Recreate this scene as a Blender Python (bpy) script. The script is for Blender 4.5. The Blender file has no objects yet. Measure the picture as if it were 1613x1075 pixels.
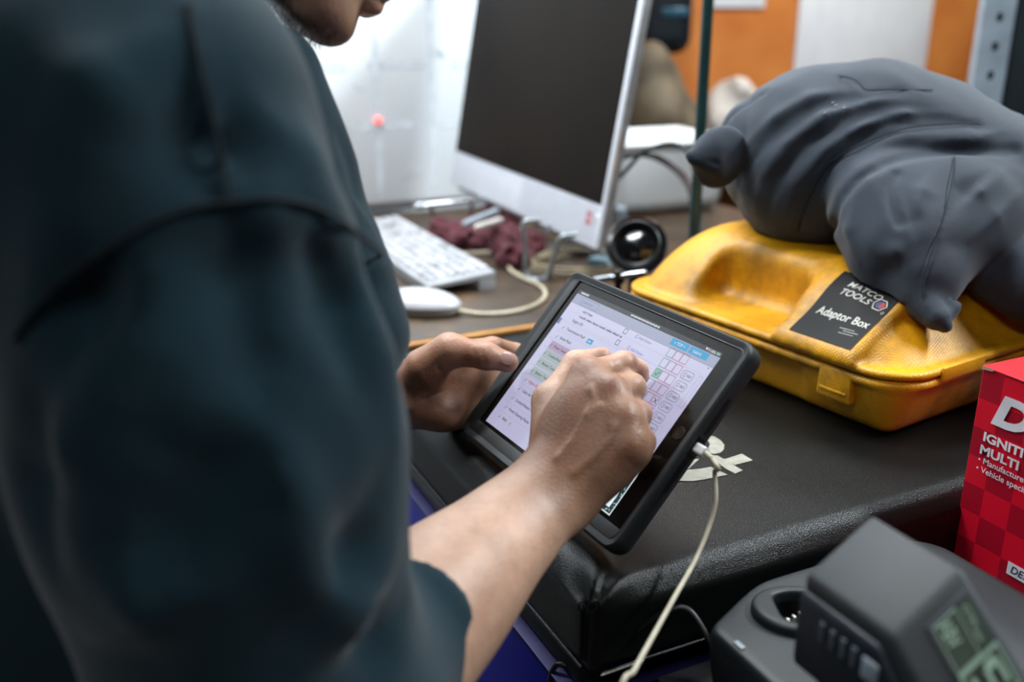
import bpy, bmesh, math, random
import numpy as np
from math import radians, sin, cos, pi, sqrt
from mathutils import Vector, Matrix
random.seed(7); np.random.seed(7)

# ------------------------------------------------------------------ camera
PITCH, YAW, FPX, ZC = radians(19), radians(25.5), 1500., 1.32
SC = bpy.context.scene
COL = SC.collection
cam_d = bpy.data.cameras.new('camera'); cam = bpy.data.objects.new('camera', cam_d); COL.objects.link(cam)
cam.location = (0, 0, ZC); cam.rotation_euler = (pi/2 - PITCH, 0, -YAW)
cam_d.sensor_fit = 'HORIZONTAL'; cam_d.sensor_width = 36; cam_d.lens = FPX/1613*36
cam_d.clip_start = .02; cam_d.clip_end = 60
cam_d.dof.use_dof = True; cam_d.dof.focus_distance = .82; cam_d.dof.aperture_fstop = 3.0
SC.camera = cam
# ------------------------------------------------------------------ light
SC.view_settings.view_transform = 'Standard'; SC.view_settings.look = 'None'
SC.view_settings.gamma = 1; SC.view_settings.use_curve_mapping = False
SC.view_settings.exposure = 0.0
W = bpy.data.worlds.new('world'); SC.world = W; W.use_nodes = True
W.node_tree.nodes['Background'].inputs[0].default_value = (.55, .72, .85, 1)
W.node_tree.nodes['Background'].inputs[1].default_value = .05

def area(name, loc, target, sx, sy, power, col):
    l = bpy.data.lights.new(name, 'AREA'); l.shape = 'RECTANGLE'; l.size = sx; l.size_y = sy
    l.energy = power; l.color = col
    o = bpy.data.objects.new(name, l); COL.objects.link(o); o.location = loc
    o.rotation_euler = (Vector(target)-Vector(loc)).to_track_quat('-Z', 'Y').to_euler()
    return o
area('ceiling_tube_over_bench', (1.0, 1.75, 2.75), (.8, .9, .9), 1.3, .22, 32, (.93, .97, 1.0))
area('ceiling_tube_side', (2.2, .12, 2.75), (.7, .6, .9), 1.2, .15, 80, (.88, .96, 1.0))
area('fill_light_behind', (-.75, -.5, 2.75), (.4, .7, .9), 1.3, .25, 15, (.95, .97, 1.0))  # unseen fill added behind the camera, no known fixture there
area('ceiling_tube_far', (2.9, 2.0, 2.75), (2.9, 2.9, 1.2), 1.4, .3, 52, (1.0, .96, .9))
area('board_boost_light', (.0, 1.35, 2.75), (.45, 2.1, 1.1), 1.5, .25, 74, (.93, .97, 1.0))  # unseen light added to push the white board to overexposure

# ------------------------------------------------------------------ projection helpers (photo pixel -> point at a known depth or plane)
Rx = lambda a: np.array([[1,0,0],[0,cos(a),-sin(a)],[0,sin(a),cos(a)]])
Rz = lambda a: np.array([[cos(a),-sin(a),0],[sin(a),cos(a),0],[0,0,1]])
RC = Rz(-YAW) @ Rx(pi/2-PITCH); CC = np.array([0, 0, ZC])
def ray(px, py): return RC @ np.array([(px-806.5)/FPX, (537.5-py)/FPX, -1.])
def atd(px, py, d): return CC + ray(px, py)*d
def atz(px, py, z): r = ray(px, py); return CC + r*((z-CC[2])/r[2])
def atx(px, py, x): r = ray(px, py); return CC + r*(x/r[0])
def aty(px, py, y): r = ray(px, py); return CC + r*(y/r[1])

# ------------------------------------------------------------------ materials
def lin(c):
    if isinstance(c, str): c = tuple(int(c[i:i+2], 16)/255 for i in (0, 2, 4))
    return tuple((v/12.92 if v <= .04045 else ((v+.055)/1.055)**2.4) for v in c) + (1,)
def mat(name, col, rough=.5, metal=0, col2=None, nscale=40, nmix=.5, bump=0, bscale=300, spec=.5, coat=0, sheen=0,
        world=False, emit=None, estr=0, trans=0, sss=0, tint=False, dirt=None, dlow=.5, dscale=6, damt=.5, bumptype='noise', aniso=(1,1,1), detail=4, bdist=.001):
    m = bpy.data.materials.new(name); m.use_nodes = True
    N = m.node_tree.nodes; L = m.node_tree.links; b = N['Principled BSDF']
    b.inputs['Roughness'].default_value = rough; b.inputs['Metallic'].default_value = metal
    b.inputs['Specular IOR Level'].default_value = spec
    b.inputs['Coat Weight'].default_value = coat
    b.inputs['Sheen Weight'].default_value = sheen
    b.inputs['Transmission Weight'].default_value = trans
    tc = N.new('ShaderNodeTexCoord'); mp = N.new('ShaderNodeMapping'); mp.inputs['Scale'].default_value = aniso
    L.new(N.new('ShaderNodeNewGeometry').outputs['Position'] if world else tc.outputs['Object'], mp.inputs[0])
    c1 = lin(col); c2 = lin(col2) if col2 else tuple(min(1, v*.78) for v in c1[:3])+(1,)
    n = N.new('ShaderNodeTexNoise'); n.inputs['Scale'].default_value = nscale; n.inputs['Detail'].default_value = detail
    L.new(mp.outputs[0], n.inputs['Vector'])
    r = N.new('ShaderNodeValToRGB'); r.color_ramp.elements[0].position = .5-.35*nmix; r.color_ramp.elements[1].position = .5+.35*nmix
    r.color_ramp.elements[0].color = c2; r.color_ramp.elements[1].color = c1
    L.new(n.outputs['Fac'], r.inputs[0]); out = r.outputs[0]
    if dirt:
        n2 = N.new('ShaderNodeTexNoise'); n2.inputs['Scale'].default_value = dscale; n2.inputs['Detail'].default_value = 8; n2.inputs['Roughness'].default_value = .7
        L.new(mp.outputs[0], n2.inputs['Vector'])
        r2 = N.new('ShaderNodeValToRGB'); r2.color_ramp.elements[0].position = dlow; r2.color_ramp.elements[1].position = .72
        r2.color_ramp.elements[0].color = (0,0,0,1); r2.color_ramp.elements[1].color = (damt,damt,damt,1)
        L.new(n2.outputs['Fac'], r2.inputs[0])
        mx = N.new('ShaderNodeMix'); mx.data_type = 'RGBA'; L.new(r2.outputs[0], mx.inputs[0])
        L.new(out, mx.inputs[6]); mx.inputs[7].default_value = lin(dirt); out = mx.outputs[2]
    if tint:
        at = N.new('ShaderNodeAttribute'); at.attribute_name = 'tint'
        mx = N.new('ShaderNodeMix'); mx.data_type = 'RGBA'; mx.blend_type = 'MULTIPLY'; mx.inputs[0].default_value = 1
        L.new(out, mx.inputs[6]); L.new(at.outputs['Color'], mx.inputs[7]); out = mx.outputs[2]
    L.new(out, b.inputs['Base Color'])
    if sss:
        b.inputs['Subsurface Weight'].default_value = sss; b.inputs['Subsurface Radius'].default_value = (1, .35, .2)
        b.inputs['Subsurface Scale'].default_value = .006
    if emit:
        b.inputs['Emission Color'].default_value = lin(emit); b.inputs['Emission Strength'].default_value = estr
    if bump:
        if bumptype == 'voronoi':
            t = N.new('ShaderNodeTexVoronoi'); t.inputs['Scale'].default_value = bscale; o = t.outputs['Distance']
        elif bumptype == 'knurl':
            mp2 = N.new('ShaderNodeMapping'); mp2.inputs['Rotation'].default_value = (.5, .4, radians(45)); L.new(tc.outputs['Object'], mp2.inputs[0])
            t = N.new('ShaderNodeTexVoronoi'); t.inputs['Scale'].default_value = bscale; t.inputs['Randomness'].default_value = .12; o = t.outputs['Distance']
            L.new(mp2.outputs[0], t.inputs['Vector'])
        else:
            t = N.new('ShaderNodeTexNoise'); t.inputs['Scale'].default_value = bscale; t.inputs['Detail'].default_value = 5; o = t.outputs['Fac']
        if bumptype != 'knurl': L.new(mp.outputs[0], t.inputs['Vector'])
        bp = N.new('ShaderNodeBump'); bp.inputs['Strength'].default_value = bump; bp.inputs['Distance'].default_value = bdist
        L.new(o, bp.inputs['Height']); L.new(bp.outputs[0], b.inputs['Normal'])
    return m

# ------------------------------------------------------------------ mesh helpers
def tag(o, label=None, cat=None, group=None, kind=None):
    if label: o['label'] = label
    if cat: o['category'] = cat
    if group: o['group'] = group
    if kind: o['kind'] = kind
    return o
def empty(name, loc, label, cat, group=None, rz=0):
    o = bpy.data.objects.new(name, None); COL.objects.link(o); o.location = loc; o.rotation_euler = (0, 0, rz)
    o.empty_display_size = .02
    return tag(o, label, cat, group)
def link(name, me, parent=None):
    o = bpy.data.objects.new(name, me); COL.objects.link(o)
    if parent:
        o.parent = parent
        o.matrix_parent_inverse = (Matrix.Translation(parent.location) @ parent.rotation_euler.to_matrix().to_4x4()).inverted() if parent.parent is None else pinv(parent)
    return o
def wmat(o):
    M = Matrix.Translation(o.location) @ o.rotation_euler.to_matrix().to_4x4()
    return (wmat(o.parent) @ o.matrix_parent_inverse @ M) if o.parent else M
def pinv(o): return wmat(o).inverted()

class MB:
    def __init__(s): s.v = []; s.f = []; s.m = []
    def add(s, v, f, m=0):
        k = len(s.v); s.v += [tuple(map(float, p)) for p in v]; s.f += [tuple(i+k for i in q) for q in f]; s.m += [m]*len(f)
    def bm(s, b, M=None, m=0):
        b.verts.ensure_lookup_table(); b.verts.index_update()
        s.add([(M @ v.co) if M else v.co for v in b.verts], [[v.index for v in f.verts] for f in b.faces], m); b.free()
    def box(s, c, size, R=None, bev=0, seg=2, m=0):
        b = bmesh.new(); bmesh.ops.create_cube(b, size=1)
        bmesh.ops.scale(b, vec=size, verts=b.verts)
        if bev: bmesh.ops.bevel(b, geom=list(b.edges), offset=bev, segments=seg, affect='EDGES', profile=.5)
        M = Matrix.Translation(Vector([float(x) for x in c])) @ (R.to_4x4() if R is not None else Matrix())
        s.bm(b, M, m)
    def box2(s, lo, hi, bev=0, seg=2, m=0):
        s.box([(a+b)/2 for a, b in zip(lo, hi)], [b-a for a, b in zip(lo, hi)], None, bev, seg, m)
    def tube(s, pts, r, n=10, m=0, caps=True, closed=False):
        P = [Vector([float(c) for c in p]) for p in pts]; K = len(P); vs = []; fs = []
        rr = r if hasattr(r, '__len__') else [r]*K
        up = None
        for i, p in enumerate(P):
            t = (P[(i+1) % K if closed else min(i+1, K-1)]-P[(i-1) % K if closed else max(i-1, 0)])
            if t.length < 1e-9: t = Vector((0,0,1))
            t.normalize()
            if up is None:
                up = t.orthogonal().normalized()
            up = (up - t*up.dot(t)); up.normalize(); w = t.cross(up)
            for j in range(n):
                a = 2*pi*j/n; vs.append(p + (up*cos(a)+w*sin(a))*rr[i])
        for i in range(K if closed else K-1):
            for j in range(n):
                a = i*n+j; b = i*n+(j+1) % n; c = ((i+1) % K)*n+(j+1) % n; d = ((i+1) % K)*n+j
                fs.append((a, b, c, d))
        if caps and not closed:
            fs.append(tuple(range(n))[::-1]); fs.append(tuple((K-1)*n+j for j in range(n)))
        s.add(vs, fs, m)
    def cyl(s, a, b, r, n=24, m=0, r2=None): s.tube([a, b], [r, r if r2 is None else r2], n, m)
    def rod(s, a, b, r, n=16, m=0):   # rounded ends
        a = Vector(a); b = Vector(b); t = (b-a).normalized()
        s.tube([a-t*r*.95, a-t*r*.6, a, b, b+t*r*.6, b+t*r*.95], [r*.3, r*.8, r, r, r*.8, r*.3], n, m)
    def lathe(s, prof, c, n=40, m=0, R=None):   # prof (r,z)
        vs = []; fs = []
        for (r, z) in prof:
            for j in range(n):
                a = 2*pi*j/n; p = Vector((r*cos(a), r*sin(a), z)); vs.append((R @ p if R else p)+Vector([float(x) for x in c]))
        for i in range(len(prof)-1):
            for j in range(n):
                fs.append((i*n+j, i*n+(j+1) % n, (i+1)*n+(j+1) % n, (i+1)*n+j))
        s.add(vs, fs, m)
    def prism(s, poly, fn, t0, t1, m=0, bev=0, seg=2):   # poly 2D, fn(u,v,t)->3D
        b = bmesh.new(); n = len(poly)
        a = [b.verts.new(Vector([float(x) for x in fn(u, v, t0)])) for u, v in poly]; c = [b.verts.new(Vector([float(x) for x in fn(u, v, t1)])) for u, v in poly]
        b.faces.new(a[::-1]); b.faces.new(c)
        for i in range(n): b.faces.new((a[i], a[(i+1) % n], c[(i+1) % n], c[i]))
        bmesh.ops.recalc_face_normals(b, faces=b.faces)
        if bev: bmesh.ops.bevel(b, geom=list(b.edges), offset=bev, segments=seg, affect='EDGES', profile=.5)
        s.bm(b, None, m)
    def build(s, name, mats, parent=None, smooth=40, **tags):
        me = bpy.data.meshes.new(name); me.from_pydata(s.v, [], s.f); me.update()
        mats = mats if isinstance(mats, (list, tuple)) else [mats]
        for q in mats: me.materials.append(q)
        me.polygons.foreach_set('material_index', s.m)
        if smooth:
            me.shade_smooth(); me.set_sharp_from_angle(angle=radians(smooth))
        o = link(name, me, parent)
        tag(o, **tags)
        return o
def smooth_path(pts, n=8, closed=False):
    P = [np.array(p, float) for p in pts]; out = []; K = len(P)
    rng = range(K) if closed else range(K-1)
    for i in rng:
        p1, p2 = P[i], P[(i+1) % K]
        p0 = P[(i-1) % K] if (closed or i > 0) else 2*p1-p2
        p3 = P[(i+2) % K] if (closed or i < K-2) else 2*p2-p1
        for j in range(n):
            t = j/n
            out.append(.5*((2*p1)+(-p0+p2)*t+(2*p0-5*p1+4*p2-p3)*t*t+(-p0+3*p1-3*p2+p3)*t**3))
    if not closed: out.append(P[-1])
    return out
def cable(name, pts, r, m, parent=None, n=10, **tags):
    b = MB(); b.tube(smooth_path(pts, 10), r, n); return b.build(name, m, parent, **tags)
_tc = {}
def text_geo(s, size, bold=0, shear=0):
    k = (s, bold, shear)
    if k not in _tc:
        cu = bpy.data.curves.new('t', 'FONT'); cu.body = s; cu.size = 1; cu.offset = bold; cu.shear = shear; cu.resolution_u = 4
        o = bpy.data.objects.new('t', cu); me = o.to_mesh()
        _tc[k] = ([(v.co.x, v.co.y) for v in me.vertices], [tuple(p.vertices) for p in me.polygons])
        o.to_mesh_clear(); bpy.data.objects.remove(o); bpy.data.curves.remove(cu)
    v, f = _tc[k]
    return [(x*size, y*size) for x, y in v], f
class Print:   # flat print laid on a surface through fn(u, v, lift)
    def __init__(s, fn): s.b = MB(); s.fn = fn
    def text(s, st, u, v, size, m=0, bold=0, shear=0, sx=1, rot=0, lift=0):
        g, f = text_geo(st, size, bold, shear)
        s.b.add([s.fn(u+(x*cos(rot)*sx-y*sin(rot)), v+(x*sx*sin(rot)+y*cos(rot)), lift) for x, y in g], f, m)
    def poly(s, pts, m=0, lift=0): s.b.add([s.fn(u, v, lift) for u, v in pts], [tuple(range(len(pts)))], m)
    def rect(s, u0, v0, u1, v1, m=0, lift=0, n=1):
        for i in range(n):
            a = u0+(u1-u0)*i/n; c = u0+(u1-u0)*(i+1)/n; s.poly([(a, v0), (c, v0), (c, v1), (a, v1)], m, lift)
    def frame(s, u0, v0, u1, v1, w, m=0, lift=0):
        s.rect(u0, v0, u1, v0+w, m, lift); s.rect(u0, v1-w, u1, v1, m, lift); s.rect(u0, v0, u0+w, v1, m, lift); s.rect(u1-w, v0, u1, v1, m, lift)
    def stroke(s, pts, w, m=0, lift=0):
        for (a, b), (c, d) in zip(pts[:-1], pts[1:]):
            l = math.hypot(c-a, d-b) or 1; nx, ny = -(d-b)/l*w/2, (c-a)/l*w/2
            s.poly([(a+nx, b+ny), (a-nx, b-ny), (c-nx, d-ny), (c+nx, d+ny)], m, lift)

# ------------------------------------------------------------------ signed distance modelling (numpy) + sparse surface nets
f32 = np.float32
def smin(a, b, k):
    h = np.maximum(k-np.abs(a-b), 0)/k; return np.minimum(a, b)-h*h*k*.25
def smax(a, b, k): return -smin(-a, -b, k)
def cap(P, a, b, ra, rb=None):
    a = np.asarray(a, f32); b = np.asarray(b, f32); rb = ra if rb is None else rb
    ba = b-a; pa = P-a; t = np.clip((pa@ba)/max(float(ba@ba), 1e-12), 0, 1)
    return np.sqrt(((pa-t[:, None]*ba)**2).sum(1))-(ra+(rb-ra)*t)
def ell(P, c, r, M=None):
    q = P-np.asarray(c, f32)
    if M is not None: q = q@np.asarray(M, f32)      # columns of M = axes
    r = np.asarray(r, f32); k0 = np.sqrt(((q/r)**2).sum(1)); k1 = np.sqrt(((q/(r*r))**2).sum(1))+1e-9
    return k0*(k0-1)/k1
def rbox(P, c, h, r, M=None):
    q = P-np.asarray(c, f32)
    if M is not None: q = q@np.asarray(M, f32)
    q = np.abs(q)-(np.asarray(h, f32)-r)
    return np.sqrt((np.maximum(q, 0)**2).sum(1))+np.minimum(q.max(1), 0)-r
def poly_cap(P, pts, r):
    d = np.full(len(P), 9, f32); pts = [np.asarray(p, f32) for p in pts]
    rr = r if hasattr(r, '__len__') else [r]*len(pts)
    for i in range(len(pts)-1): d = np.minimum(d, cap(P, pts[i], pts[i+1], rr[i], rr[i+1]))
    return d
def taper(pts, r, fall=.016):
    n = max(len(pts)-1, 1); return [r-fall*(1-sin(pi*i/n))**1.5 for i in range(len(pts))]
def trace(fn, px, py, near=.25, far=3):
    d = ray(px, py); l = np.linalg.norm(d); t = near
    for _ in range(160):
        p = CC+d*t; v = float(fn(p[None].astype(f32))[0])
        if v < .0006: return p
        t += v*.7/l
        if t > far: return None
    return p
def tracep(fn, pts, **k): return [q for q in (trace(fn, *p, **k) for p in pts) if q is not None]
def drop(fn, x, y, z0, up=(0,0,1)):    # height of a surface below (x,y)
    z = z0
    for _ in range(80):
        v = float(fn(np.array([[x, y, z]], f32))[0])
        if v < .0003: break
        z -= v*.75
    return z
def surface(fn, lo, hi, h, B=12, lip=1.6):
    lo = np.array(lo, float); hi = np.array(hi, float); nb = np.ceil((hi-lo)/(h*B)).astype(int)
    g = np.stack(np.meshgrid(*[np.arange(n) for n in nb], indexing='ij'), -1).reshape(-1, 3)
    cen = (lo+(g+.5)*B*h).astype(f32)
    dv = np.concatenate([fn(cen[i:i+60000]) for i in range(0, len(cen), 60000)])
    act = g[np.abs(dv) < B*h*.5*1.75*lip]
    n = B+1; gi = np.stack(np.meshgrid(*[np.arange(-1, n)]*3, indexing='ij'), -1).reshape(-1, 3)   # -1..B  => N+2 samples
    n2 = n+1; dims = nb*B+4; KV = []; VV = []; Q = []
    key = lambda c: ((c[..., 0]+1)*dims[1]+(c[..., 1]+1))*dims[2]+(c[..., 2]+1)
    for i in range(0, len(act), 160):
        blk = act[i:i+160]*B
        idx = blk[:, None, :]+gi[None]
        S = fn((lo+idx.reshape(-1, 3)*h).astype(f32)).reshape(len(blk), n2, n2, n2)
        ins = S < 0
        # cells with origin index -1..B-1 (n cells per axis)
        c8 = [ins[:, a:a+n, b:b+n, c:c+n] for a in (0,1) for b in (0,1) for c in (0,1)]
        sm = sum(x.astype(np.int8) for x in c8); mixed = (sm > 0) & (sm < 8)
        bi, ci, cj, ck = np.nonzero(mixed)
        acc = np.zeros((len(bi), 3)); cnt = np.zeros(len(bi))
        cs = {}
        for a in (0,1):
            for b in (0,1):
                for c in (0,1): cs[a, b, c] = S[bi, ci+a, cj+b, ck+c]
        for ax in range(3):
            o = [x for x in range(3) if x != ax]
            for u in (0,1):
                for w in (0,1):
                    p = [0,0,0]; p[o[0]] = u; p[o[1]] = w; q = list(p); q[ax] = 1
                    s0 = cs[tuple(p)]; s1 = cs[tuple(q)]; cr = (s0 < 0) != (s1 < 0)
                    t = np.where(cr, s0/np.where(cr, s0-s1, 1), 0)
                    pt = np.tile(np.array(p, float), (len(bi), 1)); pt[:, ax] = t
                    acc += pt*cr[:, None]; cnt += cr
        cell = blk[bi]+np.stack([ci-1, cj-1, ck-1], -1)
        KV.append(key(cell)); VV.append(lo+(cell+acc/cnt[:, None])*h)
        for ax in range(3):
            sl0 = ins[:, 1:n2-1, 1:n2-1, 1:n2-1]
            sh = [slice(1, n2-1)]*3; sh[ax] = slice(2, n2); sl1 = ins[(slice(None),)+tuple(sh)]
            e = np.nonzero(sl0 != sl1)
            base = blk[e[0]]+np.stack(e[1:], -1)
            o1, o2 = [(1, 2), (2, 0), (0, 1)][ax]
            d1 = np.zeros(3, int); d1[o1] = 1; d2 = np.zeros(3, int); d2[o2] = 1
            q = np.stack([key(base), key(base-d1), key(base-d1-d2), key(base-d2)], -1)
            fl = ~sl0[e]; q[fl] = q[fl][:, ::-1]
            Q.append(q)
    K = np.concatenate(KV); V = np.concatenate(VV); Q = np.concatenate(Q)
    K, ui = np.unique(K, return_index=True); V = V[ui]
    J = np.searchsorted(K, Q); J = np.minimum(J, len(K)-1); ok = (K[J] == Q).all(1); J = J[ok]
    return V, J
def mesh_np(name, V, F, mats, parent=None, tint=None, **tags):
    me = bpy.data.meshes.new(name); n = len(F); w = F.shape[1]
    me.vertices.add(len(V)); me.vertices.foreach_set('co', np.asarray(V, f32).ravel())
    me.loops.add(n*w); me.loops.foreach_set('vertex_index', F.astype(np.int32).ravel())
    me.polygons.add(n); me.polygons.foreach_set('loop_start', np.arange(0, n*w, w, dtype=np.int32))
    me.update(calc_edges=True)
    for q in (mats if isinstance(mats, (list, tuple)) else [mats]): me.materials.append(q)
    me.shade_smooth()
    if tint is not None:
        a = me.attributes.new('tint', 'FLOAT_COLOR', 'POINT'); a.data.foreach_set('color', np.concatenate([tint, np.ones((len(tint), 1))], 1).astype(f32).ravel())
    o = link(name, me, parent); tag(o, **tags); return o
def n3(P, s, seed=0):    # cheap smooth pseudo noise
    q = P*s; a = seed*1.7
    return (np.sin(q[:, 0]*1.3+q[:, 1]*.9+a)+np.sin(q[:, 1]*1.7-q[:, 2]*1.1+2*a)+np.sin(q[:, 2]*1.5+q[:, 0]*.7+3*a)+
            np.sin(q[:, 0]*2.3-q[:, 2]*1.9+a)*.5)/3.5
#SPLIT
# ================================================================== SETTING
TOP = .925                       # top of the padded cart
M_floor = mat('floor_concrete', '55534f', .7, col2='3c3b38', nscale=5, bump=.3, bscale=60)
M_white = mat('painted_white_wall', 'e6ebee', .45, col2='dfe5ea', nscale=3)
M_orange = mat('orange_board_wall', 'cf8640', .6, col2='a8561a', nscale=5, nmix=1.0, bump=.4, bscale=40, detail=8)
M_dark = mat('dark_shop_wall', '3a332c', .8, col2='1c1916', nscale=2, nmix=1)
def slab(name, lo, hi, m, kind='structure', parent=None, **t):
    b = MB(); b.box2(lo, hi); return b.build(name, m, parent, kind=kind, smooth=0, **t)
slab('floor', (-2.2, -1.6, -.05), (4.6, 3.6, 0), M_floor)
slab('wall_left', (-2.25, -1.6, 0), (-2.2, 3.6, 2.8), M_dark)
slab('wall_front', (-2.2, -1.65, 0), (4.6, -1.6, 2.8), M_dark)
slab('wall_back', (-2.2, 2.12, 0), (1.22, 2.2, 2.8), M_white)
slab('wall_far', (1.14, 3.15, 0), (4.6, 3.2, 2.8), M_orange)
slab('wall_right', (4.6, -1.6, 0), (4.65, 3.2, 2.8), M_dark)
slab('ceiling', (-2.2, -1.6, 2.8), (4.6, 3.6, 2.85), mat('grey_ceiling_sheet', '55585a', .8, col2='47494b', nscale=3))

# whiteboard of planner sheets on the white wall
M_board = mat('whiteboard_face', 'eef4f8', .3, col2='e8eff5', nscale=4)
M_grey_ink = mat('faint_grey_ink', 'd3dbe2', .5)
M_red_dot = mat('laser_spot_glow', 'ff7a78', .4, emit='ff6b66', estr=1.3)
wb = empty('planner_board', (.3, 2.115, .95), 'white planner board with faint grey ruled grid on the wall behind the keyboard', 'board')
b = MB(); b.box2((-1.2, 2.098, .905), (1.2, 2.118, 2.2), bev=.003); b.build('board_panel', M_board, wb)
pr = Print(lambda u, v, l: (u, 2.0975-l, v))
for zc in (1.07, 1.20):
    x = -.9
    while x < 1.15:
        w = random.uniform(.10, .16); pr.rect(x, zc+random.uniform(-.004, .004), x+w, zc+.02, 0); x += w+.05
for xc in (.50, .66, .79, .93, .30, .1, -.15, -.4): pr.rect(xc, .93, xc+.014, 2.1, 0, .0004)
for i in range(26):
    u, v = random.uniform(.3, 1.1), random.uniform(.95, 1.5); pts = [(u, v)]
    for _ in range(5): pts.append((pts[-1][0]+random.uniform(.004, .012), v+random.uniform(-.01, .01)))
    pr.stroke(pts, .0025, 0, .0007)
pr.b.build('ruled_print', M_grey_ink, wb, smooth=0)
p = aty(596, 190, 2.094)
b = MB(); b.lathe([(0, .004), (.006, .0035), (.0085, .001), (.009, -.003)], p, 20, R=Matrix.Rotation(radians(90), 3, 'X'))
b.build('laser_spot', M_red_dot, None, label='tiny glowing red laser reflection on the white board behind the keyboard', cat='glint')  # laser reflection on the board, put in as a self-lit disc

# ================================================================== DESK
DZ = .88
M_desk = mat('worn_brown_laminate', '4b3b2c', .42, col2='241b13', nscale=14, nmix=.9, bump=.15, bscale=120, dirt='8a6a3c', dscale=9, damt=.35)
M_edgewood = mat('bare_wood_edge', 'c08a45', .6, col2='8a5a24', nscale=30, aniso=(1, 8, 8))
M_blackrub = mat('black_rubber', '0b0d10', .55)
M_steel_dk = mat('dark_steel', '2c3236', .5, metal=.4)
desk = empty('desk', (.82, 1.62, 0), 'brown worn laminate computer desk with bare wood edge below the white board', 'desk')
b = MB(); b.box2((.18, 1.215, DZ-.03), (1.45, 2.09, DZ), bev=.002); b.build('tabletop', M_desk, desk)
b = MB(); b.box2((.18, 1.203, DZ-.010), (1.45, 1.2145, DZ-.0005), bev=.003); b.build('edge_strip', M_edgewood, desk, label='bare wood edge strip')
b = MB(); b.box2((.18, 1.198, DZ-.036), (1.45, 1.2135, DZ-.0105), bev=.005); b.build('edge_moulding', M_blackrub, desk)
for (x, y) in ((.22, 1.25), (1.41, 1.25), (.22, 2.05), (1.41, 2.05)):
    b = MB(); b.box2((x-.025, y-.025, 0), (x+.025, y+.025, DZ-.031), bev=.003); b.build('leg', M_steel_dk, desk)
b = MB(); b.box2((.25, 2.06, .3), (1.38, 2.075, DZ-.031)); b.build('back_panel', M_steel_dk, desk)

# ---- keyboard
M_kb = mat('keyboard_white', 'a4a7ac', .5, col2='96989c', nscale=20, dirt='77736e', dscale=30, damt=.5)
M_key = mat('grimy_white_keys', 'bfc1c7', .45, col2='a3a4a8', nscale=60, dirt='34302d', dscale=26, damt=.95, world=True)
kx0, kx1, ky0, ky1 = .519, .640, 1.405, 1.91
kb = empty('keyboard', ((kx0+kx1)/2, (ky0+ky1)/2, DZ), 'grimy white full-size keyboard lying on the brown desk', 'keyboard')
b = MB()
prof = [(kx0, .014), (kx0, .020), (kx0+.004, .022), (kx1-.004, .033), (kx1, .031), (kx1, .022)]
b.prism(prof, lambda u, v, t: (u, t, DZ+v), ky0, ky1, bev=.0015); b.build('body', M_kb, kb)
b = MB(); b.box2((kx1-.03, ky0+.001, DZ), (kx1-.001, ky0+.014, DZ+.026), bev=.001); b.build('foot', M_kb, kb)
b = MB(); b.box2((kx1-.03, ky1-.014, DZ), (kx1-.001, ky1-.001, DZ+.026), bev=.001); b.build('foot', M_kb, kb)
b = MB(); b.box2((kx0+.003, ky0+.01, DZ), (kx0+.012, ky1-.01, DZ+.0145), bev=.001); b.build('front_rail', M_kb, kb)
kme = None; R_k = Matrix.Rotation(-math.atan2(.011, .113), 3, 'Y')
for r in range(6):
    xc = kx0+.014+r*.0187; zz = DZ+.022+(xc-kx0-.004)*.0973+.0012; y = ky0+.014; c = 0
    while y < ky1-.022:
        if not (c == 4 or c == 8):
            if kme is None:
                q = MB(); bm_ = bmesh.new(); bmesh.ops.create_cube(bm_, size=1)
                for v in bm_.verts:
                    s_ = .80 if v.co.z > 0 else 1; v.co = Vector((v.co.x*.0165*s_, v.co.y*.0165*s_, v.co.z*.010))
                bmesh.ops.bevel(bm_, geom=list(bm_.edges), offset=.0012, segments=1, affect='EDGES'); q.bm(bm_)
                o = q.build('key', M_key, kb, smooth=30); kme = o.data
            else: o = link('key', kme, kb)
            o.location = (xc, y+.008, zz); o.rotation_euler = R_k.to_euler()
            y += .0187
        else: y += .006
        c += 1
# ---- mouse
M_mouse = mat('mouse_white', 'bcbec2', .3, col2='aaacb0', nscale=12, dirt='77736e', dscale=40, damt=.4)
M_mouse_side = mat('mouse_grey_side', '8e8c84', .45)
mc = atz(672, 492, DZ); mc = np.array([mc[0]-.01, mc[1]+.005, DZ])
Mm = Rz(radians(-38))
def mouse_top(P):
    q = P-np.asarray(mc, f32); d = ell(P, mc+np.array([0, 0, .012]), (.068, .038, .026), Mm); return smax(d, -(q[:, 2]-.0125), .003)
def mouse_bot(P):
    q = P-np.asarray(mc, f32); d = ell(P, mc+np.array([0, 0, .010]), (.066, .036, .024), Mm); d = smax(d, q[:, 2]-.0122, .001); return smax(d, .0002-q[:, 2], .002)
mo = empty('computer_mouse', tuple(mc), 'grimy white computer mouse in front of the keyboard at the desk edge', 'mouse')
V, F = surface(mouse_top, mc-[.08, .06, .0], mc+[.08, .06, .05], .0022); mesh_np('shell', V, F, M_mouse, mo)
V, F = surface(mouse_bot, mc-[.08, .06, .01], mc+[.08, .06, .05], .0022); mesh_np('base', V, F, M_mouse_side, mo, label='grey lower body')
M_cable_w = mat('cream_cable', 'b9b09c', .5, col2='a69c86', nscale=50)
cp = [atz(*p, DZ+.004) for p in ((718, 494), (760, 495), (805, 492), (843, 481), (859, 465), (850, 450), (822, 437), (804, 425))]
cp[0][2] = DZ+.009
cable('mouse_cable', cp+[atz(795, 408, DZ+.004), atz(770, 398, DZ+.004), atz(715, 402, DZ+.004)], .0035, M_cable_w, None, label='cream mouse cable curving over the brown desk', cat='cable')

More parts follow.
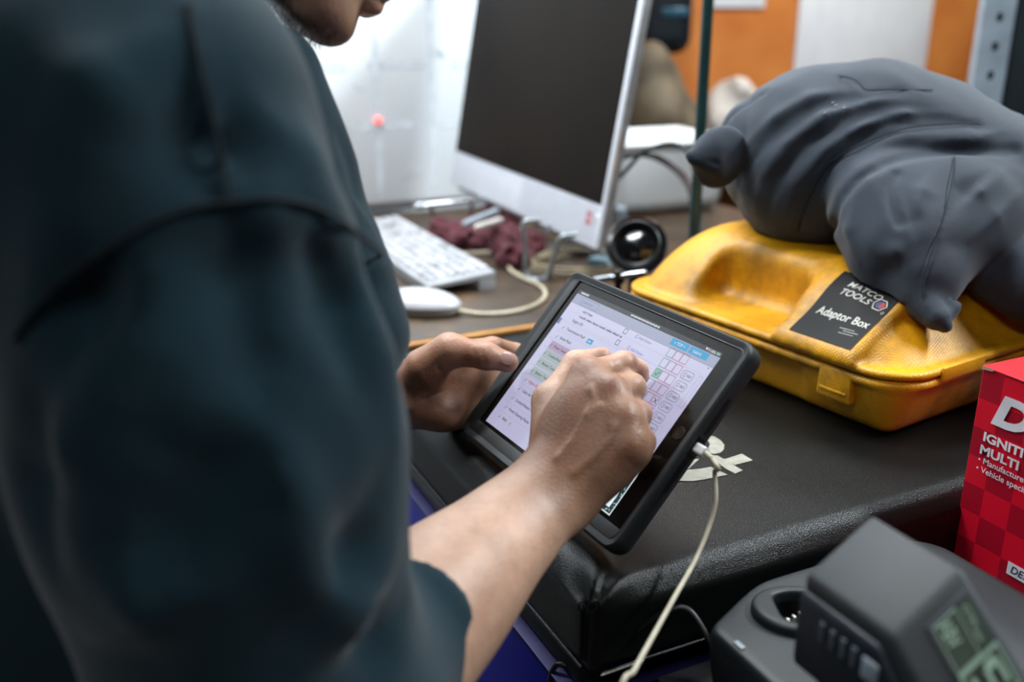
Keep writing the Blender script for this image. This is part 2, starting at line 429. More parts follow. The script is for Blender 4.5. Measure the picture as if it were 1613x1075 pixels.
# ---- all-in-one computer
M_alu = mat('aluminium_white', 'e0e4ec', .35, metal=.0, col2='d8dce6', nscale=60)
M_alu_side = mat('brushed_aluminium', 'b9b8ba', .3, metal=.7, bump=.1, bscale=400)
M_glassblk = mat('dark_screen_glass', '1c150e', .35, col2='0e0a08', nscale=4, nmix=1, spec=.05)
M_red = mat('red_sticker', 'c01a22', .4)
M_black = mat('black_plastic', '101214', .4)
M_chrome = mat('chrome', 'c8ccd2', .18, metal=1)
ic = empty('computer_display', (.82, 1.68, DZ), 'all-in-one computer with dark screen and white chin on a wire stand', 'computer')
LA = radians(10)
def I(u, v, w):      # u along the width from the near end, v up the panel, w forward out of the screen
    return np.array([.800+v*sin(LA)-w*cos(LA), 1.35+u, .945+u*.02+v*cos(LA)+w*sin(LA)])
b = MB(); b.prism([(0, 0), (.65, 0), (.65, .516), (0, .516)], I, -.006, 0, bev=.0015); b.build('chin_panel', M_alu, ic)
b = MB(); b.prism([(.0, .0), (.65, .0), (.65, .516), (.0, .516)], I, -.022, -.0062, bev=.004, seg=3)
b.prism([(.12, .06), (.53, .06), (.53, .46), (.12, .46)], I, -.05, -.0222, bev=.012, seg=3); b.build('rear_shell', M_alu_side, ic, label='brushed aluminium edge and back')
b = MB(); b.prism([(.007, .0735), (.643, .0735), (.643, .509), (.007, .509)], I, .0003, .0016, bev=.0004, seg=1); b.build('screen', M_glassblk, ic, label='switched-off dark glass screen')
pr = Print(lambda u, v, l: I(u, v, .0006+l))
pr.rect(.032, .034, .047, .056, 0); pr.rect(.0345, .0475, .0445, .0500, 1, .0003); pr.rect(.0345, .0415, .0445, .0435, 1, .0003)
pr.rect(.016, .034, .0225, .056, 2)
pr.b.build('sticker', [M_red, M_alu, mat('grey_sticker', 'c9c3c3', .4)], ic, smooth=0, label='small red and grey stickers')
b = MB(); c_ = I(.011, .055, .002); b.lathe([(0, .0010), (.002, .0008), (.0028, 0)], c_, 16, R=Matrix.Rotation(radians(-90), 3, 'Y')); b.build('indicator', mat('white_led', 'ffffff', .3, emit='ffffff', estr=.9), ic)
pr = Print(lambda u, v, l: I(u, v, .0006+l))
for i in range(34): pr.rect(.012+i*.0008, .006, .0123+i*.0008+0, .006, 0)
for i in range(30):
    pr.rect(.015, .006+i*.0021, .30, .0064+i*.0021, 0)
pr.b.build('speaker_slots', mat('slot_grey', 'b6bac2', .5), ic, smooth=0)
# wire stand of bent rod
st = empty('wire_stand', (.76, 1.6, DZ), 'bent grey wire stand holding up the all-in-one computer', 'stand')
def loop(name, pts, r=.0042, m=M_chrome, parent=st, **t): return cable(name, pts, r, m, parent, 10, **t)
M_wire = mat('grey_coated_wire', '9fa6ac', .35, metal=.6)
l0 = atd(826, 352, 1.62); l1 = atz(829, 428, DZ+.0045); l2 = atz(842, 441, DZ+.0045); l3 = atz(862, 436, DZ+.0045); l4 = atd(884, 375, 1.58)
back = np.array([.10, 0, 0])
loop('front_leg', [l0+back*.3+[0, 0, .004], l0, l0*.5+l1*.5, l1, l2, l3, l3*.45+l4*.55, l4, l4+back*.3+[0, 0, .004]], .0048, M_wire)
b = MB()
u0 = I(.04, 0, -.011)
b.tube(smooth_path([I(.16, -.006, -.008), I(.16, -.006, .004), I(.16, .006, .0055)], 6), .004, 10)
b.tube(smooth_path([I(.02, -.006, -.016), I(.3, -.006, -.016), I(.63, -.006, -.016)], 6), .0045, 10); b.build('cross_rod', M_wire, st)
loop('rear_leg', [I(.1, -.006, -.016), I(.1, -.006, -.016)+[.06, 0, -.03], np.array([.95, 1.45, DZ+.0045]), np.array([.95, 1.87, DZ+.0045]), I(.55, -.006, -.016)+[.06, 0, -.02], I(.55, -.006, -.016)], .0045, M_wire)

# chrome bar on a bent wire standing behind the keyboard
a0x = atd(672, 345, 1.98)
cb = empty('chrome_bar_rest', (a0x[0], a0x[1], DZ), 'chrome bar on a bent wire post behind the keyboard, under the screen corner', 'bar')
a0 = atd(657, 325, 1.98); a1 = atd(757, 314, 2.0)
b = MB(); b.rod(a0, a1, .0052); b.rod(a0-[.0, 0, 0], a0+(a1-a0)*.06, .0075); b.build('bar', M_chrome, cb)
b = MB(); k0 = a0*.8+a1*.2+np.array([.02, .03, 0]); b.tube(smooth_path([a0*.8+a1*.2-[0, 0, .002], np.array([k0[0], k0[1], DZ+.03]), np.array([k0[0], k0[1], DZ])], 6), .0045, 10)
k1 = a0*.15+a1*.85; b.build('post', M_chrome, cb); b = MB(); b.tube([k1, (k1[0], k1[1], DZ)], .0045, 10); b.build('post', M_chrome, cb)
b = MB(); sc = atz(650, 361, DZ); b.lathe([(0, .0055), (.004, .005), (.007, .003), (.0075, 0)], (sc[0], sc[1], DZ), 16); b.build('bolt', M_chrome, None, label='small shiny bolt head near the far corner of the keyboard', cat='bolt')

# ---- dark red rag
M_rag = mat('dark_red_cloth', '5a242e', .95, col2='3a121a', nscale=30, nmix=.9, sheen=.1, bump=.4, bscale=500)
rc = [atz(x, y, DZ+.02) for x, y in ((705, 362), (735, 372), (770, 375), (800, 385), (812, 402), (835, 385), (790, 345), (768, 360))]
def rag(P):
    w = P+np.stack([n3(P, 60, 1), n3(P, 70, 2), n3(P, 65, 3)], 1).astype(f32)*.011
    d = ell(w, rc[0], (.035, .03, .016))
    for c, r in ((rc[1], (.04, .035, .02)), (rc[2], (.035, .04, .022)), (rc[3]+[0, 0, .006], (.035, .035, .028)), (rc[4], (.028, .030, .024)), (rc[5], (.03, .03, .020)), (rc[6]+[0, 0, .012], (.035, .05, .032)), (rc[7], (.04, .05, .022))):
        d = smin(d, ell(w, c, r), .008)
    d = d+np.abs(n3(P, 95, 5))*.012-.006+n3(P, 170, 6)*.0016
    return np.maximum(d, (DZ+.0006-P[:, 2]))
lo = np.min(rc, 0)-.07; hi = np.max(rc, 0)+.07; lo[2] = DZ-.006; hi[2] = min(hi[2], DZ+.09)
V, F = surface(rag, lo, hi, .0026, lip=2.2)
mesh_np('shop_rag', V, F, M_rag, None, label='crumpled dark red shop rag on the desk under the computer', cat='rag')
b = MB(); q0 = atd(733, 353, 1.80); q1 = atd(782, 333, 1.86); b.rod(q0, q1, .007); b.build('marker_pen', mat('grey_pen', '9aa3ad', .35), None, label='grey pen lying on top of the dark red rag', cat='pen')
b = MB(); q0 = atd(752, 358, 1.76); q1 = atd(788, 347, 1.82); b.rod(q0, q1, .006); b.build('marker_pen', mat('white_pen', 'd8d6d0', .35), None, label='short white pen on the rag in front of the grey pen', cat='pen')

# ---- cable clutter right of the stand
M_cable_b = mat('beige_cable', '8d8168', .6, col2='70664f', nscale=40); M_cable_k = mat('black_cable', '0d1012', .4); M_cable_g = mat('green_black_cable', '17302f', .4)
def coil(name, cx, cy, r, n, m, seed, label, grp, rad=.0028, zb=DZ):
    rnd = random.Random(seed); pts = []
    for k in range(n*9):
        a = k/9*2*pi; rr = r*(1+.22*sin(a*.37+seed))+rnd.uniform(-.004, .004)
        pts.append((cx+rr*1.25*cos(a), cy+rr*sin(a), zb+rad+.0035*((k//9) % 4)+rnd.uniform(0, .003)))
    return cable(name, pts, rad, m, None, 8, label=label, cat='cable', group=grp)
g = 'coiled cables on the desk'
p = atz(925, 420, DZ); coil('cable_coil', p[0], p[1], .075, 4, M_cable_b, 1, 'beige cable coiled on the desk behind the tablet corner', g)
p = atz(955, 405, DZ); coil('cable_coil', p[0]+.02, p[1]+.05, .06, 3, M_cable_k, 2, 'black cable coiled on the desk under the near corner of the computer', g)
p = atz(900, 395, DZ); coil('cable_coil', p[0]+.05, p[1]+.16, .08, 3, mat('tan_cable', '7a6444', .6), 3, 'tan cable coiled loosely on the desk below the white chin', g)
rb = empty('chrome_rod', tuple(atz(975, 450, DZ)), 'chrome rod with black clamp lying between the tablet and yellow case', 'rod')
b = MB(); b.rod(atd(938, 441, 1.33), atd(1015, 430, 1.30), .0042); b.build('bar', M_chrome, rb)
b = MB(); e0 = atd(974, 436, 1.318); b.box(e0, (.014, .014, .02), bev=.003); b.cyl(e0, (e0[0], e0[1], DZ+.0005), .005); b.build('clamp', M_black, rb)
b = MB(); q = atz(948, 420, DZ); b.box((q[0], q[1], DZ+.008), (.03, .045, .016), Matrix.Rotation(.5, 3, 'Z'), .002); b.build('small_box', mat('pale_blue_box', '8fb4c6', .5), None, label='small pale blue box among cables behind the tablet corner', cat='box')
b = MB(); q = atz(975, 407, DZ); b.box((q[0], q[1], DZ+.007), (.03, .02, .014), Matrix.Rotation(.2, 3, 'Z'), .002); b.build('small_box', mat('dull_red_box', '7d3028', .5), None, label='small dull red box among cables behind the chrome rod', cat='box')
b = MB(); q = atz(985, 372, DZ); b.box((q[0]+.05, q[1]+.10, DZ+.02), (.022, .05, .04), Matrix.Rotation(-.5, 3, 'Z'), .003); b.build('connector', mat('silver_grey', '9aa6b2', .4, metal=.3), None, label='silver grey connector on the desk behind the black round speaker', cat='connector')

# ---- glossy black round speaker
M_gloss = mat('gloss_black', '07090b', .18, coat=.4)
sp = atd(1003, 388, 1.42)
hs = empty('round_speaker', (sp[0], sp[1], DZ), 'glossy black round desk speaker left of the yellow case', 'speaker')
dirv = Vector((-.55, -.62, .42)).normalized(); Rsp = dirv.to_track_quat('Z', 'X').to_matrix()
b = MB(); b.lathe([(0, -.03), (.03, -.028), (.044, -.012), (.046, .006), (.042, .013), (.036, .012), (.033, .004), (.026, .002), (.012, .009), (0, .011)], sp, 44, R=Rsp)
b.build('housing', M_gloss, hs)
b = MB(); b.lathe([(.0325, .0045), (.0345, .0075), (.0365, .0125), (.035, .0135), (.031, .007)], sp, 44, R=Rsp); b.build('ring', M_black, hs)
b = MB(); b.cyl((sp[0]+.01, sp[1]+.01, DZ), (sp[0]+.01, sp[1]+.01, sp[2]-.02), .014); b.lathe([(0, .012), (.035, .011), (.045, .006), (.046, 0)], (sp[0]+.01, sp[1]+.01, DZ)); b.build('foot', M_black, hs)

# ---- tall dark green pole
pb = atd(1092, 345, 1.45); pt = atd(1113, 0, 1.45)
dp = (pt-pb); ax, ay = pb[0], pb[1]
pl = empty('steel_pole', (ax, ay, DZ), 'slim dark green pole rising from the desk behind the dark folded trousers', 'pole')
b = MB(); b.cyl((ax+.004, ay, DZ+.01), (ax+.022, ay+.03, 1.75), .0085, 20); b.build('shaft', mat('dark_green_paint', '12302f', .3, col2='0c2222', nscale=20), pl)
b = MB(); b.lathe([(0, .014), (.03, .013), (.048, .008), (.05, 0)], (ax+.004, ay, DZ)); b.build('base', M_black, pl)

# ---- white bin + cables in front
TCX, TCY, TH_ = 1.29, 1.94, .165
wt = empty('white_bin', (TCX, TCY, DZ), 'white plastic bin with papers on the desk behind the black cables', 'bin')
RT_ = Rz(radians(-3))
def tray(P):
    q = (P-np.array([TCX, TCY, DZ], f32)); g = 1+.12*(1-np.clip(q[:, 2]/TH_, 0, 1)); w = np.stack([q[:, 0]*g, q[:, 1]*g, q[:, 2]], 1)
    d = rbox(w, (0, 0, TH_/2), (.155, .13, TH_/2), .03, RT_); d = smax(d, -rbox(w, (0, 0, TH_/2+.06), (.143, .118, TH_/2+.05), .026, RT_), .003)
    rim = smax(rbox(w, (0, 0, TH_-.004), (.163, .138, .006), .005, RT_), -rbox(w, (0, 0, TH_), (.143, .118, .05), .026, RT_), .002)
    return smin(d, rim, .003)*.9
V, F = surface(tray, (1.08, 1.76, DZ-.006), (1.5, 2.095, DZ+TH_+.02), .005); mesh_np('tub', V, F, mat('white_plastic', 'f2f6f8', .4, col2='e6eef2', nscale=8), wt)
for i, (z, a) in enumerate(((.150, .1), (.158, -.2), (.166, .15))):
    b = MB(); b.box((TCX, TCY, DZ+z), (.22, .17, .003), Matrix.Rotation(a*.3, 3, 'Z') @ Matrix.Rotation(.04*(i-1), 3, 'X')); b.build('paper_sheet', mat('paper', 'e6edf1', .8) if i == 0 else bpy.data.materials['paper'], wt)
def pxcable(name, pts, r, m, label, grp=None): return cable(name, [atd(*p) for p in pts], r, m, None, 10, label=label, cat='cable', group=grp)
pxcable('looped_cable', [(955, 300, 1.75), (985, 270, 1.74), (1010, 243, 1.72), (1045, 228, 1.70), (1075, 232, 1.66), (1092, 262, 1.60), (1098, 330, 1.5), (1100, 420, 1.42)], .004, M_cable_g, 'topmost dark green cable looping behind the computer towards the pole')
pxcable('looped_cable', [(955, 262, 1.78), (990, 246, 1.76), (1022, 246, 1.74), (1055, 262, 1.70), (1078, 285, 1.62), (1090, 320, 1.52), (1096, 420, 1.42)], .0042, M_cable_k, 'middle black cable arching behind the computer over the white tray')
pxcable('looped_cable', [(955, 250, 1.80), (1000, 244, 1.78), (1035, 246, 1.74), (1064, 264, 1.70), (1083, 284, 1.64), (1100, 330, 1.52), (1104, 420, 1.44)], .0038, M_cable_k, 'lowest black cable behind the computer, hugging the arch beside it')

# ---- far background
bs = aty(1040, 38, 3.08)
wsx = empty('wall_speaker', tuple(bs), 'black rounded speaker mounted high on the orange wall', 'speaker')
def wsf(P): return rbox(P, bs+[0, -.02, .03], (.10, .07, .135), .06, Rz(radians(-20)))
V, F = surface(wsf, bs-[.2, .2, .2], bs+[.2, .2, .24], .008); mesh_np('housing', V, F, mat('speaker_black', '0d1820', .35, col2='0a1218', nscale=9), wsx)
b = MB(); q = bs+[0, -.095, .045]; b.box(q, (.10, .006, .03), Matrix.Rotation(radians(-20), 3, 'Z'), .008); b.build('badge', mat('steel_blue', '2f5a70', .3), wsx, label='steel blue badge')
b = MB(); b.cyl(bs+[0, .03, 0], bs+[0, .072, 0], .03); b.build('bracket', M_black, wsx)
M_paper = mat('paper_chart', 'd8dce2', .6, col2='cfd3da', nscale=6)
def sheet(name, px0, px1, pyb, ztop, label, cat='chart', col=M_paper, lines=0):
    a = aty(px0, pyb, 3.14); c = aty(px1, pyb, 3.14)
    o = empty(name, tuple((a+c)/2), label, cat)
    q = MB(); q.box2((a[0], 3.138, min(a[2], c[2])), (c[0], 3.1495, ztop), bev=.001); q.build('board_panel', col, o)
    if lines:
        pr = Print(lambda u, v, l: (u, 3.1375-l, v))
        for i in range(1, lines): x = a[0]+(c[0]-a[0])*i/lines; pr.rect(x, a[2]+.02, x+.008, ztop-.02)
        pr.b.build('ruled_print', M_grey_ink, o, smooth=0)
    return o
sheet('wall_chart', 1243, 1445, 190, 2.2, 'tall white chart with faint vertical lines on the orange wall', lines=7)
sheet('paper_notice', 1122, 1204, 12, 1.7, 'small white paper notice at the top edge of the orange wall', 'notice')
# low grey shelf box with white tissue in front of the orange wall
M_beige = mat('grey_beige_plastic', '7a6d58', .7, col2='4c4335', nscale=8)
fd = empty('side_table', (2.35, 2.8, 0), 'low dark side table standing before the orange wall', 'table')
b = MB(); b.box2((1.55, 2.55, .84), (3.6, 3.13, .88), bev=.004); b.build('tabletop', M_desk, fd)
for x in (1.6, 3.55):
    for y in (2.6, 3.08): b = MB(); b.box2((x-.02, y-.02, 0), (x+.02, y+.02, .839)); b.build('leg', M_steel_dk, fd)
q = aty(1030, 160, 2.85)
def sack(P):
    w = P+np.stack([n3(P, 14, 1), n3(P, 15, 2), n3(P, 13, 3)], 1).astype(f32)*.02
    d = smin(ell(w, (q[0]-.02, 2.85, 1.02), (.11, .10, .21)), ell(w, (q[0]+.02, 2.83, .97), (.14, .12, .12)), .06)
    return np.maximum(d, .881-P[:, 2])
V, F = surface(sack, (q[0]-.35, 2.6, .86), (q[0]+.4, 3.1, 1.45), .011); mesh_np('grey_sack', V, F, M_beige, None, label='slumped grey beige sack on the side table by the orange wall', cat='sack')
q = aty(1150, 165, 2.8); q2 = aty(1125, 200, 2.8)
def tissue(P):
    w = P+np.stack([n3(P, 34, 1), n3(P, 35, 2), n3(P, 33, 3)], 1).astype(f32)*.02
    d = smin(ell(w, (q[0]+.02, 2.8, 1.01), (.08, .08, .11)), ell(w, (q2[0]+.03, 2.8, .96), (.07, .08, .09)), .02)
    return np.maximum(d, .881-P[:, 2])
V, F = surface(tissue, (q2[0]-.2, 2.65, .87), (q[0]+.2, 2.97, 1.25), .008, lip=2.2); mesh_np('crumpled_paper', V, F, mat('crumpled_white', 'cfc8c0', .8), None, label='crumpled white paper heaped on the side table by the orange wall', cat='paper')

# slotted steel upright of a shelf at the right
M_galv = mat('galvanised_steel', 'a6b6c2', .45, metal=.2, col2='8c9ca8', nscale=12)
u0 = atd(1545, 60, 1.95)
rk = empty('shelf_rack', (u0[0], u0[1], 0), 'galvanised slotted steel shelf rack at the right edge behind the trousers', 'rack')
RDX, RDY = np.array([.80, -.60]), np.array([.60, .80])
def upright(x, y, name='upright'):
    b = bmesh.new(); w, t = .058, .0025
    # flange along the view-facing side, holes left open
    dx, dy = np.array([.80, -.60]), np.array([.60, .80])
    q = MB(); zs = np.arange(.03, 1.96, .057)
    def T3(u, z, k): return (x+dx[0]*u+dy[0]*k, y+dx[1]*u+dy[1]*k, z)
    for z in zs:
        n = 12; cx, cz, r = w*.52, z+.0285, .0085; ring = []; outer = []
        for j in range(n):
            a = 2*pi*j/n+pi/4; ring.append((cx+r*.8*cos(a), cz+r*1.15*sin(a)))
            ca, sa = cos(a), sin(a); m_ = max(abs(ca), abs(sa)); outer.append((w/2*(1+ca/m_), z+.0285*(1+sa/m_)))
        for k in (0, t):
            vs = [T3(u, zz, k) for u, zz in ring+outer]; fs = [(j, (j+1) % n, n+(j+1) % n, n+j) for j in range(n)]
            q.add(vs, fs)
        q.add([T3(u, zz, 0) for u, zz in ring]+[T3(u, zz, t) for u, zz in ring], [(j, (j+1) % n, n+(j+1) % n, n+j) for j in range(n)])
    # second flange
    zb = 2.0
    q.add([T3(0, 0, 0), T3(0, 0, .045), T3(0, zb, .045), T3(0, zb, 0), T3(-t, 0, 0), T3(-t, 0, .045), T3(-t, zb, .045), T3(-t, zb, 0)], [(0,1,2,3), (7,6,5,4), (0,3,7,4), (1,5,6,2), (0,4,5,1), (3,2,6,7)])
    q.add([T3(0, 0, 0), T3(w, 0, 0), T3(w, .03, 0), T3(0, .03, 0)], [(0,1,2,3)])
    return q.build(name, M_galv, rk, smooth=25)
for a_, c_ in ((0, 0), (.8, 0), (0, -.48), (.8, -.48)):
    pp = u0[:2]+RDX*a_+RDY*c_; upright(pp[0], pp[1])
M_shelf = mat('shelf_steel', '2c383e', .5, metal=.3)
b = MB(); b.prism([(.004, .006), (.86, .006), (.86, .010), (.004, .010)], lambda u, v, t: (u0[0]+RDX[0]*u+RDY[0]*v, u0[1]+RDX[1]*u+RDY[1]*v, t), .02, 1.98); b.build('back_panel', mat('dark_teal_panel', '1b2a2e', .6, col2='0f181b', nscale=5), rk)
for z in (.35, .98, 1.62):
    b = MB(); b.prism([(-.004, -.002), (.86, -.002), (.86, -.47), (-.004, -.47)], lambda u, v, t: (u0[0]+RDX[0]*u+RDY[0]*v, u0[1]+RDX[1]*u+RDY[1]*v, t), z, z+.03, bev=.002); b.build('shelf', M_shelf, rk)
for i, (x, y, w_, h_, cl, nm, lb) in enumerate(((.12, .18, .12, .30, '20363a', 'dark_bottle', 'dark green bottle on the steel shelf beside the slotted upright'), (.26, .12, .12, .34, '5f6f72', 'grey_bottle', 'pale grey bottle on the steel shelf nearest the right edge'))):
    cx, cy = u0[:2]+RDX*x*1.6-RDY*y
    e = empty(nm, (cx, cy, 1.01), lb, 'bottle')
    b = MB(); r = w_/2; b.lathe([(0, 0), (r*.95, 0), (r, .006), (r, h_*.7), (r*.8, h_*.82), (r*.35, h_*.9), (r*.33, h_)], (cx, cy, 1.0105)); b.build('body', mat(nm, cl, .35), e)
    b = MB(); b.lathe([(r*.4, 0), (r*.4, h_*.12), (0, h_*.13)], (cx, cy, 1.0105+h_*.97)); b.build('cap', M_black, e)
#SPLIT
# ================================================================== PADDED CART
M_leather = mat('black_vinyl', '0f1110', .30, col2='0a0b0b', nscale=5, nmix=1, spec=.28, bump=.4, bscale=1100, bumptype='voronoi', bdist=.0006)
M_blue = mat('deep_blue_enamel', '060d86', .4, col2='050a6c', nscale=6, spec=.3)
M_trim = mat('brushed_trim', '2a2860', .5, metal=.2)
cart = empty('tool_cart', (.85, .8, 0), 'deep blue steel tool cart under the black padded top', 'cart')
b = MB(); b.box2((.302, .52, .10), (1.36, 1.07, .818), bev=.004); b.build('body', M_blue, cart)
b = MB(); b.box2((.3005, .5165, .8185), (1.3615, 1.0715, .8205), bev=.0008); b.build('rim', M_trim, cart, label='bare metal rim')
b = MB(); b.box2((.310, .53, .824), (1.35, 1.06, .842), bev=.003); b.build('inner_tray', M_black, cart)
for i in range(4):
    b = MB(); z0 = .14+i*.165; b.box2((.34, .505, z0), (1.32, .5195, z0+.15), bev=.003); dr = b.build('drawer', mat('drawer_blue', '0a1270', .3), cart)
    b = MB(); b.tube([(.5, .494, z0+.12), (1.16, .494, z0+.12)], .006); b.cyl((.52, .494, z0+.12), (.52, .5045, z0+.12), .004); b.cyl((1.14, .494, z0+.12), (1.14, .5045, z0+.12), .004); b.build('handle', M_chrome, dr)
for (x, y) in ((.36, .58), (1.3, .58), (.36, 1.0), (1.3, 1.0)):
    b = MB(); b.cyl((x-.015, y, .05), (x+.015, y, .05), .0495, 28); b.box2((x-.025, y-.02, .05), (x+.025, y+.02, .099)); b.build('caster', M_black, cart)
# the pad: puffed vinyl cushion with gathered front corner
px0, px1, py0, py1 = .303, 1.36, .503, 1.078
PZ0 = .8425
def pad(P):
    c = np.array([(px0+px1)/2, (py0+py1)/2, (PZ0+TOP)/2], f32); hx, hy, hz = (px1-px0)/2, (py1-py0)/2, (TOP-PZ0)/2
    d = rbox(P, c, (hx, hy, hz), .022)
    ex = np.minimum(P[:, 0]-px0, px1-P[:, 0]); ey = np.minimum(P[:, 1]-py0, py1-P[:, 1]); e = np.minimum(ex, ey)
    top = np.clip((P[:, 2]-(TOP-.02))/.01, 0, 1)
    d = d+top*.006*np.exp(-np.clip(e, 0, 1)/.016)                       # rolls down to the edge
    d = d+top*.0012*n3(P, 22, 2)*np.exp(-np.clip(e, 0, 1)/.10)
    side = np.clip(1-(e/.01), 0, 1)*np.clip(1-np.abs(P[:, 2]-(PZ0+.012))/.003, 0, 1)
    d = d+side*.0025
    # gathered corner: radial creases running from the near left corner
    cx = P[:, 0]-px0-.004; cy = P[:, 1]-py0-.004; r = np.sqrt(cx*cx+cy*cy); a = np.arctan2(cy, cx)
    d = d+np.exp(-(r/.055)**2)*(.003*np.cos(a*9)+.003)*np.clip((P[:, 2]-PZ0)/.03, 0, 1)
    # dent where the tablet stands
    d = d+.004*np.exp(-(((P[:, 0]-.36)/.03)**2+((P[:, 1]-.66)/.16)**2))*top
    return d*.9
V, F = surface(pad, (px0-.02, py0-.02, PZ0-.012), (px1+.02, py1+.02, TOP+.015), .0036)
padr = empty('padded_top', (.83, .83, PZ0), 'black textured vinyl pad on top of the blue tool cart', 'cushion')
mesh_np('cushion', V, F, M_leather, padr)
b = MB()
cpts = [(px0+.004+.004*cos(a)*1.0, py0+.0035-.0015*sin(a), TOP-.012+.006*sin(a)) for a in np.linspace(-2.2, 4.2, 16)]
b.tube(cpts+[(px0+.001, py0+.0005, TOP-.03), (px0+.0005, py0+.0003, PZ0+.02)], .0013, 8); b.build('corner_welt', M_leather, padr)
b = MB(); b.tube([(px0+.012, py0+.0006, PZ0+.012), (px0+.05, py0+.0006, PZ0+.013), (px1-.01, py0+.0006, PZ0+.013)], .0014, 8); b.tube([(px0+.0006, py0+.012, PZ0+.013), (px0+.0006, py1-.01, PZ0+.013)], .0014, 8); b.build('seam', M_leather, padr)
M_thread = mat('grey_thread', 'a9a89c', .8)
b = MB()
for i in range(9): b.rod((px0+.010+i*.0042, py0-.0012, PZ0+.0125+i*.0001), (px0+.0128+i*.0042, py0-.0012, PZ0+.0127+i*.0001), .0007, 8)
b.build('stitching', M_thread, padr, label='pale grey stitches')
# worn white print on the pad
def padpt(u, v, l): return (u, v, drop(pad, u, v, TOP+.02)+.0004+l)
def pxpoly(pr, pts, m=0):
    pts = smooth_path([(*atz(x, y, TOP)[:2],) for x, y in pts], 1, True) if False else [tuple(atz(x, y, TOP)[:2]) for x, y in pts]
    pr.poly(pts, m)
M_print = mat('worn_white_print', '9d9a8e', .6, col2='777468', nscale=120, nmix=1)
pr = Print(padpt)
K5 = lambda pts: [(960+x/5.375, 620+y/5.375) for x, y in pts]
pxpoly(pr, K5([(1120, 515), (1215, 572), (1060, 612), (985, 560)]))
pxpoly(pr, K5([(855, 528), (915, 532), (1128, 658), (1065, 686), (985, 645), (870, 560)]))
pxpoly(pr, K5([(985, 560), (945, 560), (1000, 590), (1060, 612)]))
arc = [(775, 365), (830, 355), (890, 372), (940, 402), (972, 440), (968, 480), (940, 508), (890, 518), (830, 512)]
inn = [(790, 500), (835, 470), (850, 440), (835, 410), (800, 390), (770, 385)]
for i in range(5):
    a = [arc[i], arc[i+1], inn[5-i-1] if 5-i-1 >= 0 else inn[0], inn[5-i]]
    pxpoly(pr, K5(a))
pxpoly(pr, K5([arc[5], arc[6], arc[7], inn[1], inn[0]] if False else [arc[5], arc[6], arc[7], arc[8], inn[0], inn[1]]))
pxpoly(pr, K5([(640, 560), (760, 562), (670, 645), (560, 660)]))
sw = [(515, 740), (600, 746), (700, 748), (800, 735), (900, 715), (1000, 695)]; sw2 = [(560, 660), (640, 652), (710, 650), (790, 640), (855, 628), (905, 650)]
for i in range(5): pxpoly(pr, K5([sw[i], sw[i+1], sw2[i+1], sw2[i]]))
pr.b.build('printed_mark', M_print, padr, smooth=0, label='worn white lettering print')

# lower bench in front of the pad
bench = empty('side_bench', (.95, .2, 0), 'low black rubber-topped bench in front of the padded cart', 'bench')
BZ = .85
b = MB(); b.box2((.352, -.05, BZ-.006), (1.5, .488, BZ), bev=.002); b.build('rubber_mat', M_blackrub, bench)
b = MB(); b.box2((.357, -.05, .05), (1.5, .485, BZ-.0065), bev=.004); b.build('body', mat('bench_black', '0c0e11', .5), bench)
b = MB(); b.box2((.39, -.02, 0), (1.46, .45, .0495)); b.build('plinth', M_black, bench)

# ================================================================== TABLET
TR = np.array([[.061, .666, -.744], [-.998, .039, -.047], [-.002, .745, .667]]); T0 = np.array([.438, .771, 1.064])
# orthonormalise
TR[:, 0] /= np.linalg.norm(TR[:, 0]); TR[:, 1] -= TR[:, 0]*(TR[:, 0]@TR[:, 1]); TR[:, 1] /= np.linalg.norm(TR[:, 1]); TR[:, 2] = np.cross(TR[:, 0], TR[:, 1])
def TB(u, v, w=0):     # mm on the display: u right, v down from the page's top edge, w out of the glass
    return T0+TR@np.array([u, -v, w])/1000
tab = empty('tablet', tuple(TB(104, 171, -12)), 'black rugged-cased tablet with lit checklist screen propped on the black pad', 'tablet')
M_case = mat('matte_rubber_case', '1b1f21', .55, col2='15191b', nscale=20, bump=.2, bscale=900)
M_case2 = mat('inner_hard_frame', '17191a', .5, bump=.15, bscale=700)
def rrect(u0, v0, u1, v1, r, n=7):
    out = []
    for cx, cy, a0 in ((u1-r, v0+r, -pi/2), (u1-r, v1-r, 0), (u0+r, v1-r, pi/2), (u0+r, v0+r, pi)):
        for i in range(n+1): a = a0+pi/2*i/n; out.append((cx+r*cos(a), cy+r*sin(a)))
    return out
def ring_loft(b, loops, close_last=False, m=0):
    n = len(loops[0][0]); vs = []; fs = []
    for (poly, w) in loops: vs += [TB(u, v, w) for u, v in poly]
    for i in range(len(loops)-1):
        for j in range(n): fs.append((i*n+j, i*n+(j+1) % n, (i+1)*n+(j+1) % n, (i+1)*n+j))
    if close_last: fs.append(tuple((len(loops)-1)*n+j for j in range(n)))
    b.add(vs, fs, m)
OU0, OV0, OU1, OV1 = -25, -20.5, 234.5, 173
b = MB()
ins = lambda d, r=13: rrect(OU0+d, OV0+d, OU1-d, OV1-d, max(r-d, 1))
ring_loft(b, [(rrect(OU0+8, OV0+8, OU1-8, OV1-8, 6), 1.6), (ins(4.5), 3.2), (ins(2.4), 3.8), (ins(.8), 2.6), (ins(0), 0), (ins(0), -10), (ins(.8), -13), (ins(3), -15), (ins(6), -15.5)], True)
b.build('rubber_bumper', M_case, tab, smooth=50)
b = MB()
fo = (OU0+8, OV0+8, OU1-8, OV1-8); fi = (-8.0, -12.3, 230.0, 154.6)
